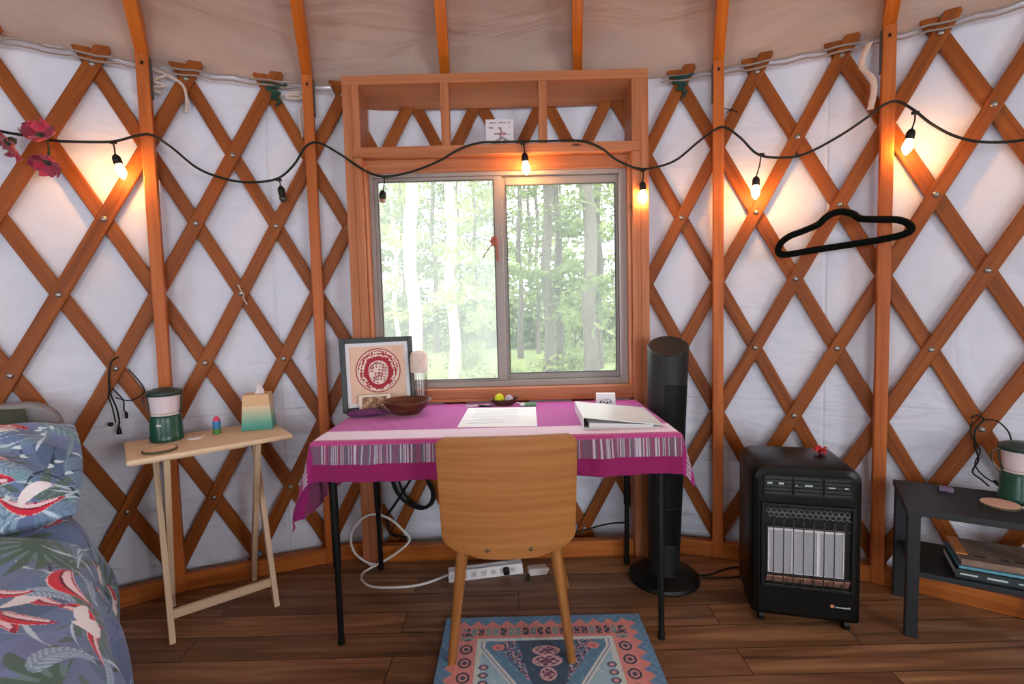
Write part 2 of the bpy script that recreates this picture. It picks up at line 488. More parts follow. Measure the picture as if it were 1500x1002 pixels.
# ------------------------------------------------------------------ mesh helpers
class MB:
    """collects shapes for ONE mesh object"""
    def __init__(s):
        s.v, s.f, s.uv, s.smooth, s.col = [], [], [], [], None
    def add(s, verts, faces, uvs=None, smooth=False):
        n = len(s.v)
        s.v += [Vector(p) for p in verts]
        for i, fc in enumerate(faces):
            s.f.append([n+k for k in fc])
            s.uv.append(uvs[i] if uvs else [(verts[k][0], verts[k][1]) for k in fc])
            s.smooth.append(smooth)
        return s
    def box(s, c, size, rot=None, taper=None):
        hx, hy, hz = size[0]/2, size[1]/2, size[2]/2
        g = max(range(3), key=lambda i: size[i])
        o1, o2 = [i for i in range(3) if i != g]
        L = []
        for x in (-hx, hx):
            for y in (-hy, hy):
                for z in (-hz, hz):
                    p = Vector((x, y, z))
                    if taper and z > 0:
                        p.x *= taper[0]
                        p.y *= taper[1]
                    L.append(p)
        F = [(0, 1, 3, 2), (4, 6, 7, 5), (0, 4, 5, 1), (2, 3, 7, 6), (0, 2, 6, 4), (1, 5, 7, 3)]
        uvs = [[(L[k][g], L[k][o1]+L[k][o2]) for k in fc] for fc in F]
        V = [(rot @ p if rot else p)+Vector(c) for p in L]
        return s.add(V, F, uvs)
    def bar(s, p0, p1, w, t, upv=(0, 0, 1)):
        p0, p1 = Vector(p0), Vector(p1)
        d = (p1-p0)
        ln = d.length
        d.normalize()
        u = Vector(upv)
        u = (u-d*u.dot(d)).normalized()
        sd = d.cross(u)
        rot = Matrix((d, sd, u)).transposed()
        return s.box((p0+p1)/2, (ln, w, t), rot)
    def tube(s, pts, r, n=8, closed=False, caps=True):
        pts = [Vector(p) for p in pts]
        N = len(pts)
        rr = r if isinstance(r, (list, tuple)) else [r]*N
        tan = []
        for i in range(N):
            a = pts[(i-1) % N] if (closed or i > 0) else pts[i]
            b = pts[(i+1) % N] if (closed or i < N-1) else pts[i]
            tan.append((b-a).normalized())
        u = tan[0].orthogonal().normalized()
        V, U, acc = [], [], 0
        for i in range(N):
            u = (u-tan[i]*u.dot(tan[i])).normalized()
            w = tan[i].cross(u)
            if i:
                acc += (pts[i]-pts[i-1]).length
            for k in range(n):
                a = 2*pi*k/n
                V.append(pts[i]+(u*cos(a)+w*sin(a))*rr[i])
                U.append((acc, k/n*2*pi*rr[i]))
        F = []
        for i in range(N if closed else N-1):
            for k in range(n):
                j = (i+1) % N
                F.append((i*n+k, i*n+(k+1) % n, j*n+(k+1) % n, j*n+k))
        s.add(V, F, [[U[k] for k in fc] for fc in F], True)
        if caps and not closed:
            s.add(V[:n], [tuple(reversed(range(n)))], None, False)
            s.add(V[-n:], [tuple(range(n))], None, False)
        return s
    def lathe(s, prof, n=32, c=(0, 0, 0), rot=None, sx=1, sy=1, smooth=True):
        V, U = [], []
        for j, (r, z) in enumerate(prof):
            for k in range(n):
                a = 2*pi*k/n
                p = Vector((r*cos(a)*sx, r*sin(a)*sy, z))
                if rot:
                    p = rot @ p
                V.append(p+Vector(c))
                U.append((k/n, z))
        F = []
        for j in range(len(prof)-1):
            for k in range(n):
                F.append((j*n+k, j*n+(k+1) % n, (j+1)*n+(k+1) % n, (j+1)*n+k))
        s.add(V, F, [[U[k] for k in fc] for fc in F], smooth)
        s.add(V[:n], [tuple(reversed(range(n)))])
        s.add(V[-n:], [tuple(range(n))])
        return s
    def grid(s, P, closed=False, smooth=True, uvs=None):
        P = np.asarray(P)
        a, b = P.shape[:2]
        V = [tuple(p) for p in P.reshape(-1, 3)]
        F, U = [], []
        W = [tuple(q) for q in np.asarray(uvs).reshape(-1, 2).tolist()] if uvs is not None else None
        for i in range(a-1):
            for j in range(b-1 if not closed else b):
                fc = (i*b+j, i*b+(j+1) % b, (i+1)*b+(j+1) % b, (i+1)*b+j)
                F.append(fc)
                if uvs is not None:
                    U.append([W[k] for k in fc])
        return s.add(V, F, U if uvs is not None else None, smooth)
    def prism(s, outline, depth, rot=None, c=(0, 0, 0)):
        """outline in local x,z extruded along +y by depth"""
        n = len(outline)
        V = [Vector((x, 0, z)) for x, z in outline]+[Vector((x, depth, z)) for x, z in outline]
        uv0 = [(p.x, p.z) for p in V]
        if rot:
            V = [rot @ p for p in V]
        V = [p+Vector(c) for p in V]
        F = [tuple(range(n)), tuple(reversed(range(n, 2*n)))]
        F += [(i, n+i, n+(i+1) % n, (i+1) % n) for i in range(n)]
        return s.add(V, F, [[uv0[k] for k in fc] for fc in F])
    def build(s, name, mat, parent=None, bevel=0, world=False, loc=None, sharp=.6, solid=0, subsurf=0, segs=2):
        me = bpy.data.meshes.new(name)
        off = parent.location if (world and parent) else Vector((0, 0, 0))
        if world and loc is not None:
            off = Vector(loc)
        me.from_pydata([tuple(p-off) for p in s.v], [], s.f)
        ul = me.uv_layers.new(name='UVMap')
        flat = [c for fc in s.uv for uvp in fc for c in uvp]
        ul.data.foreach_set('uv', flat)
        if s.col is not None:
            at = me.color_attributes.new('pattern', 'FLOAT_COLOR', 'POINT')
            at.data.foreach_set('color', np.asarray(s.col, dtype=np.float32).ravel())
        me.polygons.foreach_set('use_smooth', s.smooth)
        me.materials.append(mat if not isinstance(mat, str) else MAT[mat])
        me.update()
        o = bpy.data.objects.new(name, me)
        COL.objects.link(o)
        if parent:
            o.parent = parent
        if loc is not None:
            o.location = loc
        if any(s.smooth):
            try:
                me.set_sharp_from_angle(angle=sharp)
            except Exception:
                pass
        if solid:
            md = o.modifiers.new('thickness', 'SOLIDIFY')
            md.thickness = solid
            md.offset = 0
        if bevel:
            md = o.modifiers.new('bevel', 'BEVEL')
            md.width = bevel
            md.segments = segs
            md.limit_method = 'ANGLE'
            md.angle_limit = .7
        if subsurf:
            md = o.modifiers.new('subdivision', 'SUBSURF')
            md.levels = md.render_levels = subsurf
        return o

def tag(o, label=None, cat=None, group=None, kind=None):
    if label:
        o['label'] = label
    if cat:
        o['category'] = cat
    if group:
        o['group'] = group
    if kind:
        o['kind'] = kind
    return o
def thing(name, label, cat, loc=(0, 0, 0), rotz=0, group=None):
    o = bpy.data.objects.new(name, None)
    o.empty_display_size = .05
    COL.objects.link(o)
    o.location = loc
    o.rotation_euler = (0, 0, rotz)
    return tag(o, label, cat, group)
def rotm(ax, ang):
    return Matrix.Rotation(ang, 3, ax)
def rrect(w, h, r, n=6, cx=0, cz=0, rb=None):
    """rounded rectangle outline, counter-clockwise seen from -y"""
    rb = r if rb is None else rb
    pts = []
    for (sx, sz, a0, q) in ((1, 1, 0, r), (-1, 1, pi/2, r), (-1, -1, pi, rb), (1, -1, 1.5*pi, rb)):
        for k in range(n+1):
            a = a0+k*pi/2/n
            pts.append((cx+sx*(w/2-q)+q*cos(a), cz+sz*(h/2-q)+q*sin(a)))
    return pts
def smooth_path(pts, n=6, closed=False):
    P = [Vector(p) for p in pts]
    out = []
    N = len(P)
    for i in range(N if closed else N-1):
        p0 = P[(i-1) % N] if (closed or i > 0) else P[i]
        p1, p2 = P[i], P[(i+1) % N]
        p3 = P[(i+2) % N] if (closed or i < N-2) else p2
        for k in range(n):
            t = k/n
            out.append(.5*((2*p1)+(p2-p0)*t+(2*p0-5*p1+4*p2-p3)*t*t+(3*p1-p0-3*p2+p3)*t**3))
    if not closed:
        out.append(P[-1])
    return out

# ================================================================== THE SETTING
b = MB().lathe([(3.12, -.04), (3.12, 0)], 96, (CX, CY, 0), smooth=False)
tag(b.build('floor', 'floor'), kind='structure')

def noise2(u, v, seed=0):
    return (sin(u*3.1+seed)*cos(v*4.3-seed*1.7)+.6*sin(u*7.3+v*5.1+seed*2.3)+.4*sin(u*13.7-v*11.9+seed))/2
def wall_piece(name, a_lo, a_hi, holes):
    al = list(np.linspace(a_lo, a_hi, int((a_hi-a_lo)/.02)))
    zl = list(np.linspace(0.0, 2.185, 50))
    for (h0, h1, z0, z1) in holes:
        al += [h0, h1]
        zl += [z0, z1]
    al, zl = sorted(set(al)), sorted(set(zl))
    V, U, F = [], [], []
    for a in al:
        for z in zl:
            low = max(0, (.75-z)/.75)
            d = .005*noise2(a*3.085*1.3, z*1.1, 1)+.016*low*noise2(a*3.085*1.6, z*5.5+a*5, 4)+.006*noise2(a*3.085*3.1, z*2.6-a*4, 7)
            V.append(cyl(a, R_WALL+d*.8, z))
            U.append((a*R_WALL, z))
    nz = len(zl)
    for i in range(len(al)-1):
        for j in range(nz-1):
            am, zm = (al[i]+al[i+1])/2, (zl[j]+zl[j+1])/2
            if any(h[0] < am < h[1] and h[2] < zm < h[3] for h in holes):
                continue
            F.append((i*nz+j, i*nz+j+1, (i+1)*nz+j+1, (i+1)*nz+j))
    mb = MB()
    mb.add(V, F, [[U[k] for k in fc] for fc in F], True)
    return tag(mb.build(name, 'wall'), kind='structure')
wall_piece('wall_back', -1.5, 1.5, [(-.2, .2, .78, 1.80)])
wall_piece('wall_front', 1.5, 2*pi-1.5, [(pi-.26, pi+.26, 0, 2.05), (1.81, 2.21, .85, 1.8), (2*pi-2.21, 2*pi-1.81, .85, 1.8)])

def ceil_z(r):
    return 2.187+.106+(2.993-r)*SLOPE
rs = [3.085, 3.07, 3.045, 3.02, 2.99, 2.95]+list(np.linspace(2.88, .72, 26))
aa = np.linspace(-pi, pi, 361)
P, U = [], []
for r in rs:
    row, ur = [], []
    for a in aa[:-1]:
        edge = max(0, min(1, (r-2.95)/.135))
        z = ceil_z(r)*(1-edge)+2.182*edge if r > 2.95 else ceil_z(r)
        z += .012*noise2(a*2.2*3, r*2.6, 2)*min(1, max(0, (3.085-r)*6))*min(1, max(0, (r-.7)*2))
        p = cyl(a, r, z)
        row.append(tuple(p))
        ur.append((a*3.0, r))
    P.append(row)
    U.append(ur)
tag(MB().grid(P, closed=True, uvs=U).build('ceiling', 'roof', sharp=1.2), kind='structure')

# baseboards between the posts
POSTS = [-.477, -.277, .3227, .5227]
segs_b = [(-.877, -.677), (-.677, -.477), (-.477, -.277), (-.277, -.213), (.213, .3227), (.3227, .5227), (.5227, .7227), (.7227, .9227)]
for i, (a0, a1) in enumerate(segs_b):
    p0, p1 = cyl(a0, 3.016, .036), cyl(a1, 3.016, .036)
    d = (p1-p0).normalized()
    e0 = .022 if abs(a0) != .213 else 0
    e1 = .022 if abs(a1) != .213 else 0
    mb = MB().bar(p0+d*e0, p1-d*e1, .034, .07)
    tag(mb.build('baseboard_back', 'base', bevel=.003), kind='structure')

# wooden surround with the transom box above the window
fy0, fy1 = 2.25, 2.43
XL, XR = -.706, .614
tr = thing('trim_1', loc=(0, fy0, 0), label=None, cat=None)
tag(tr, kind='structure')
def tb(name, x0, x1, y0, y1, z0, z1, mat='trim', bev=.003):
    return MB().box(((x0+x1)/2, (y0+y1)/2, (z0+z1)/2), (x1-x0, y1-y0, z1-z0)).build(name, mat, tr, bev, world=True)
def leanx(z, x):        # the studs stand plumb
    return x
tb('outer_stud', XL, XL+.037, fy0, fy0+.089, 0, 2.13)
tb('outer_stud', XR-.037, XR, fy0, fy0+.089, 0, 2.13)
tb('jack_stud', XL+.037, XL+.073, fy0, fy0+.14, 1.865, 2.13)
tb('jack_stud', XR-.073, XR-.037, fy0, fy0+.14, 1.865, 2.13)
tb('jack_stud', XL+.037, XL+.073, fy0, fy0+.089, 0, 1.823)
tb('jack_stud', XR-.073, XR-.037, fy0, fy0+.089, 0, 1.823)
hd = MB().prism([(0, 2.13), (fy1-fy0, 2.085), (fy1-fy0, 2.12), (0, 2.168)], XR-XL, Matrix(((0, -1, 0), (1, 0, 0), (0, 0, 1))), (XR, fy0, 0))
hd.build('header_board', 'trim', tr, .003, world=True)
tb('transom_sill', XL+.037, XR-.037, fy0-.004, fy1-.02, 1.823, 1.865)
tb('mullion', -.283, -.247, fy0, fy0+.05, 1.865, 2.13)
tb('mullion', .140, .176, fy0, fy0+.05, 1.865, 2.13)
tb('head_casing', XL+.06, XR-.06, 2.295, 2.33, 1.765, 1.823)
tb('side_casing', XL+.073, XL+.084, 2.262, 2.40, .76, 1.79)
tb('side_casing', XR-.084, XR-.073, 2.262, 2.40, .76, 1.79)
tb('window_sill', XL+.073, XR-.073, fy0+.004, 2.42, .742, .797)
tb('sill_nosing', XL+.073, XR-.073, fy0-.012, fy0+.03, .742, .756)
tb('floor_plate', XL+.073, XR-.073, fy0+.02, fy0+.06, 0, .075, 'base')

# the sliding window
w1 = thing('window_1', loc=(0, 2.31, 0), label=None, cat=None)
tag(w1, kind='structure')
def wb(name, mbx, mat, par=None, bev=.002):
    return mbx.build(name, mat, par or w1, bev, world=(par is None))
def ring(x0, x1, z0, z1, t, y0, y1, tl=None, tr_=None, tt=None, tb_=None):
    tl, tr_, tt, tb_ = [t if q is None else q for q in (tl, tr_, tt, tb_)]
    yc, dy = (y0+y1)/2, y1-y0
    mb = MB()
    mb.box((x0+tl/2, yc, (z0+z1)/2), (tl, dy, z1-z0))
    mb.box((x1-tr_/2, yc, (z0+z1)/2), (tr_, dy, z1-z0))
    mb.box(((x0+tl+x1-tr_)/2, yc, z1-tt/2), (x1-tr_-x0-tl, dy, tt))
    mb.box(((x0+tl+x1-tr_)/2, yc, z0+tb_/2), (x1-tr_-x0-tl, dy, tb_))
    return mb
WX0, WX1, WZ0, WZ1 = -.622, .530, .797, 1.778
wb('outer_frame', ring(WX0, WX1, WZ0, WZ1, .03, 2.31, 2.38, .02, .032, .030, .026), 'vinyl')
ls = wb('sliding_sash', ring(-.602, -.028, .823, 1.748, .02, 2.318, 2.345, .017, .038, .016, .010), 'vinyl')
MB().box((-.3255, .025, 1.2775), (.519, .004, .90)).build('pane', 'glass', ls)
rs_ = wb('fixed_sash', ring(-.028, .498, .823, 1.748, .02, 2.345, 2.372, .016, .014, .036, .028), 'vinyl')
ring(-.012, .484, .851, 1.712, .004, 2.340-2.31, 2.346-2.31).build('gasket', 'gasket', rs_)
ring(-.586, -.065, .832, 1.733, .004, .004, .008).build('gasket', 'gasket', ls)
MB().box((.236, .05, 1.2815), (.496, .004, .864)).build('pane', 'hazed_glass', rs_)
MB().box((-.32, .062, 1.285), (.55, .0015, .915)).build('insect_screen', 'screen', w1)

# openings behind the camera: a glazed door and two windows
def back_opening(name, a, wid, z0, z1):
    t = thing(name, None, None, tuple(cyl(a, R_WALL-.02, 0)), -a)
    tag(t, kind='structure')
    mb = ring(-wid/2, wid/2, z0, z1, .07, -.05, .05)
    if z0 < .1:
        mb.box((0, 0, (z0+z1)/2), (.16, .06, z1-z0))
    mb.build('frame', 'trim', t, .004)
    MB().box((0, 0, (z0+z1)/2), (wid-.14, .006, z1-z0-.14)).build('pane', 'glass', t)
back_opening('door_1', pi, 1.58, .01, 2.06)
back_opening('window_2', 2.01, 1.22, .83, 1.82)
back_opening('window_3', -2.01, 1.22, .83, 1.82)

# ------------------------------------------------------------------ lattice
ROWMAX = 7.22
def in_zone(zone, a, z):
    if zone == 'left':
        return a < -.205
    if zone == 'right':
        return a > .205
    if abs(a) >= .205:
        return False
    return z > 1.84 if zone == 'top' else z < .80
SW, ST = .052, .013
def slat_mesh(i0, sgn, zone):
    """sgn -1: rises to the right (front layer); +1: falls to the right (rear layer)"""
    ts = np.linspace(-.30, ROWMAX, 150)
    inside = []
    for t in ts:
        a = A0+DA*(i0+sgn*t/2)
        z = ZT-DZ*t
        inside.append(in_zone(zone, a, z) and -.95 < a < .95)
    idx = [k for k, f in enumerate(inside) if f]
    if len(idx) < 4:
        return None
    ts = ts[idx[0]:idx[-1]+1]
    rin = R_LAT if sgn < 0 else R_LAT+ST+.001
    dr = Vector((sgn*DA/2*R_LAT, -DZ))
    ln = dr.length
    dr.normalize()
    nr = Vector((-dr.y, dr.x))
    V, U = [], []
    K = 6
    for q, t in enumerate(ts):
        a = A0+DA*(i0+sgn*t/2)
        z = ZT-DZ*t
        wv = SW/2
        near_end = min(abs(t+.30), abs(t-ROWMAX))*ln
        if near_end < .02:
            wv = SW/2*math.sqrt(max(.12, 1-((.02-near_end)/.02)**2))
        for (s_, rr) in ((-1, rin), (-.86, rin-.002), (.86, rin-.002), (1, rin), (1, rin+ST), (-1, rin+ST)):
            aa_ = a+nr.x*s_*wv/R_LAT
            V.append(cyl(aa_, rr, z+nr.y*s_*wv))
            U.append((t*ln, s_*wv+rr))
    F = []
    for q in range(len(ts)-1):
        for k in range(K):
            F.append((q*K+k, q*K+(k+1) % K, (q+1)*K+(k+1) % K, (q+1)*K+k))
    n = len(ts)
    F += [tuple(range(K)), tuple(reversed(range((n-1)*K, n*K)))]
    mb = MB()
    mb.add(V, F, [[U[k] for k in fc] for fc in F], False)
    return mb
LABELS = {'left': 'crossed wooden lattice wall bolted together, left of the window',
          'right': 'crossed wooden lattice wall bolted together, right of the window',
          'top': 'short lattice slats seen inside the open box above the window',
          'bottom': 'lattice slats in the shade under the desk, below the window'}
for zone in ('left', 'right', 'top', 'bottom'):
    mid = {'left': -.5, 'right': .5, 'top': 0, 'bottom': 0}[zone]
    base = cyl(mid, R_LAT, 1.9 if zone == 'top' else 0)
    t = thing('lattice_wall', LABELS[zone], 'lattice', tuple(base))
    for i0 in range(-9, 19):
        for sgn in (-1, 1):
            mb = slat_mesh(i0, sgn, zone)
            if mb:
                mb.build('slat', 'lattice', t, world=True)
    if zone == 'top':
        continue
    for row in range(0, 8):
        for i0 in range(-4, 15):
            idx = i0+(.5 if row % 2 else 0)
            a, z = A0+DA*idx, ZT-DZ*row
            if not in_zone(zone, a, z) or abs(a) > .72:
                continue
            p = cyl(a, R_LAT-.003, z)
            rot = rotm('Z', -a) @ rotm('X', pi/2)
            MB().lathe([(.0105, 0), (.0105, .003), (.008, .0055), (.004, .0065), (.0035, .005)], 14, p, rot).build('bolt', 'bolt', t, world=True)

# ------------------------------------------------------------------ posts and rafters
PL = ['knotty orange wall post behind the folding tray table and green lantern',
      'slim wooden wall post between the tissue box table and the desk',
      'slim wooden wall post between the tower fan and the black heater',
      'thick wooden wall post crossing behind the black hanger, right of the heater']
for a, lab in zip(POSTS, PL):
    t = thing('wall_post', lab, 'post', tuple(cyl(a, 3.02, 0)), -a, 'posts along the round wall')
    MB().box((0, .0, 1.0935), (.044, .053, 2.187)).build('post', 'post', t, .004)
    mb = MB().box((.0, -.03, 2.145), (.008, .006, .012))
    mb.build('screw', 'black_metal', t)
    s_ = 1 if a < 0 else -1
    MB().box((s_*.0245, 0.004, 2.10), (.005, .04, .15)).build('bracket', 'gasket', t, .001)
RA = POSTS[:2]+[-.0772, .1227]+POSTS[2:]
RL = ['leftmost roof rafter, standing on the post behind the tray table', 'roof rafter on the post left of the desk',
      'roof rafter meeting the box above the window on its left', 'roof rafter meeting the box above the window on its right',
      'roof rafter on the post right of the tower fan', 'rightmost roof rafter, above the post behind the hanger']
for a, lab in zip(RA, RL):
    r0, r1 = 3.045, .80
    if a in (-.0772, .1227):
        r0 = 3.02
    z0, z1 = 2.187+(2.993-r0)*SLOPE+.05, 2.187+(2.993-r1)*SLOPE+.05
    mb = MB().bar(cyl(a, r0, z0), cyl(a, r1, z1), .043, .088)
    tag(mb.build('roof_rafter', 'rafter', None, .003, world=True, loc=tuple(cyl(a, r0, z0))), lab, 'rafter', 'roof rafters')
zr = 2.187+(2.993-.78)*SLOPE
rg = MB().lathe([(.80, zr-.02), (.80, zr+.16), (.70, zr+.16), (.70, zr-.02), (.80, zr-.02)], 72, (CX, CY, 0), smooth=False)
tag(rg.build('trim_2', 'rafter'), kind='structure')
# cable and cords along the eave
def arc(a0, a1, r, z, n=60, wob=0):
    return [cyl(a0+(a1-a0)*k/n, r, z+wob*sin(k*1.7)) for k in range(n+1)]
for r, z, rad, lab in ((3.037, 2.162, .0045, 'upper pale cable running round the top of the wall'), (3.034, 2.140, .004, 'lower thin cable running round the top of the wall')):
    for a0, a1, side in ((-.95, -.245, 'left'), (.245, .95, 'right')):
        p = arc(a0, a1, r, z, 60, .003)
        tag(MB().tube(p, rad, 6).build('eave_cable', 'eave_grey', world=True, loc=tuple(p[0])), lab+', %s of the window' % side, 'cable')

# ------------------------------------------------------------------ outside
g = MB().grid([[(x, y, -.75+(.02*y)+.1*sin(x*.7+y*.5)) for y in np.linspace(3.6, 44, 24)] for x in np.linspace(-34, 34, 30)])
tag(g.build('ground', 'ground'), kind='structure')
def leaves(mb, centre, rad, n, size, rng):
    V, F = [], []
    for k in range(n):
        d = Vector((rng.gauss(0, 1), rng.gauss(0, 1), rng.gauss(0, 1)))
        d = d.normalized()*(rng.random()**.5)
        p = Vector(centre)+Vector((d.x*rad[0], d.y*rad[1], d.z*rad[2]))
        u = Vector((rng.gauss(0, 1), rng.gauss(0, 1), rng.gauss(0, .6))).normalized()
        w = u.orthogonal().normalized()
        s = size*(.6+.8*rng.random())
        i = len(V)
        V += [p-u*s, p-w*s*.5, p+u*s, p+w*s*.5]
        F.append((i, i+1, i+2, i+3))
    mb.add(V, F)
def tree(x, y, rad, lean, bark, leafmat, label, seed, h=9.0, lo=1.6, n=26, size=.11, spread=1.5, name='forest_tree', per=30):
    rng = random.Random(seed)
    zb = -.75+.02*y
    t = thing(name, label, 'tree', (x, y, zb), 0, 'trees beyond the window')
    pts, rr = [], []
    for k in range(14):
        f = k/13
        pts.append((lean*f*h/3+.05*sin(k*1.9+seed)*(f > 0), .04*cos(k*1.3+seed)*(f > 0), f*h))
        rr.append(rad*(1.15-.45*f) if k else rad*1.35)
    MB().tube(smooth_path(pts, 2), [rr[min(13, i//2)] for i in range(27)], 12).build('trunk', bark, t)
    mb = MB()
    for k in range(n):
        z = lo+(h*.72-lo)*rng.random()
        a = rng.random()*2*pi
        d = spread*(.25+.75*rng.random())
        c = (cos(a)*d+lean*z/3, sin(a)*d, z)
        leaves(mb, c, (.5*spread*.6, .5*spread*.6, .22), per, size, rng)
    mb.build('foliage', leafmat, t)
def at_px(px, dist):
    return (px-750)/FOCAL*dist
TREES = [
    (606, 10.5, .125, .03, 'bark_hazed', 'leaf_a', 'haze-whitened thick trunk standing tallest in the left pane'),
    (664, 12.0, .115, .01, 'bark_hazed', 'leaf_a', 'haze-whitened straight trunk right of centre in the left pane'),
    (582, 15.0, .06, .02, 'bark_hazed', 'leaf_b', 'thin haze-whitened trunk near the left edge of the left pane'),
    (640, 18.0, .08, .0, 'bark', 'leaf_c', 'dark green shrouded tree between the two haze-whitened trunks'),
    (700, 20.0, .07, .0, 'bark', 'leaf_a', 'thin tree just left of the window mullion'),
    (763, 15.5, .075, .025, 'bark', 'leaf_b', 'leaning thin dark trunk nearest the mullion in the right pane'),
    (789, 17.0, .06, .01, 'bark', 'leaf_a', 'very thin dark trunk left of the paired trunks in the right pane'),
    (803, 11.4, .105, .02, 'bark', 'leaf_b', 'left one of the paired thick trunks in the right pane'),
    (819, 12.6, .085, .0, 'bark', 'leaf_b', 'right one of the paired thick trunks in the right pane'),
    (866, 10.4, .128, -.008, 'bark', 'leaf_b', 'thickest dark trunk at the right of the right pane'),
    (878, 13.0, .09, .015, 'bark', 'leaf_a', 'dark trunk crossing close behind the thickest one in the right pane'),
]
for k, (px, d, r, ln, bk, lf, lab) in enumerate(TREES):
    tree(at_px(px, d), d, r, ln, bk, lf, lab, 11+k, n=30, lo=1.2, h=11.0, size=.085, spread=1.7, per=42)
rng = random.Random(3)
for k in range(15):
    x = -11.5+k*1.75+rng.uniform(-.4, .4)
    y = rng.uniform(21, 27)
    tree(x, y, .07, 0, 'bark', ['leaf_a', 'leaf_b', 'leaf_a'][k % 3], 'hazy leafy tree far back in the forest beyond the window', 60+k, h=11, lo=.2, n=60, size=.14, spread=2.2, name='far_tree', per=32)
for k in range(12):
    x = -5.6+k*1.3+rng.uniform(-.3, .3)
    y = rng.uniform(17.5, 20.5)
    s = MB()
    leaves(s, (0, 0, 1.1), (1.5, 1.0, 1.3), 900, .11, rng)
    t = thing('forest_bush', 'low leafy bush growing between the trunks beyond the window', 'bush', (x, y, -.75+.02*y), 0, 'bushes beyond the window')
    s.build('foliage', ['leaf_a', 'leaf_b'][k % 2], t)
    MB().tube([(0, 0, 0), (.02, 0, .5), (.0, .03, 1.2)], [.03, .025, .012], 6).build('stem', 'bark', t)
for k in range(16):
    y = rng.uniform(9, 15)
    x = -.29*y+.035*y*k+rng.uniform(-.2, .2)
    s = MB()
    leaves(s, (0, 0, .25), (.5, .4, .42), 260, .06, rng)
    t = thing('fern', 'low green fern on the forest floor below the window line', 'fern', (x, y, -.75+.02*y), 0, 'ferns beyond the window')
    s.build('foliage', ['leaf_a', 'leaf_b'][k % 2], t)
    MB().tube([(0, 0, 0), (.01, 0, .15), (.0, .02, .3)], [.012, .01, .006], 6).build('stem', 'leaf_c', t)

# ================================================================== FURNITURE
# ------------------------------------------------------------------ desk
TZ = .728
tx0, tx1, ty0, ty1 = -.655, .535, 1.635, 2.228
t = thing('desk', 'narrow desk with thin black metal legs under the purple cloth', 'desk', ((tx0+tx1)/2, (ty0+ty1)/2, 0))
MB().box((0, 0, TZ-.016), (tx1-tx0, ty1-ty0, .032)).build('desktop', 'black_shelf', t, .003)
fr = ring(-(tx1-tx0)/2+.03, (tx1-tx0)/2-.03, -(ty1-ty0)/2+.03, (ty1-ty0)/2-.03, .025, -.012, .012)
fr.v = [Vector((p.x, p.z, TZ-.045+p.y)) for p in fr.v]
fr.build('under_frame', 'black_metal', t, .002)
for (lx, ly0, ly1) in ((-.622, 1.69, 1.70), (.492, 1.69, 1.685), (-.612, 2.17, 2.205), (.490, 2.17, 2.205)):
    x, y0, y1 = lx-(tx0+tx1)/2, ly0-(ty0+ty1)/2, ly1-(ty0+ty1)/2
    lg = MB().tube([(x, y0, TZ-.03), (x, y0+(y1-y0)*.62, .28), (x, y0+(y1-y0)*.62, .279), (x, y1, .014)], [.0135, .0135, .0105, .0105], 14)
    o = lg.build('leg', 'black_metal', t)
    MB().lathe([(.0125, 0), (.0125, .02), (.0105, .022)], 14, (x, y1, 0)).build('rubber_foot', 'black_plastic', o)

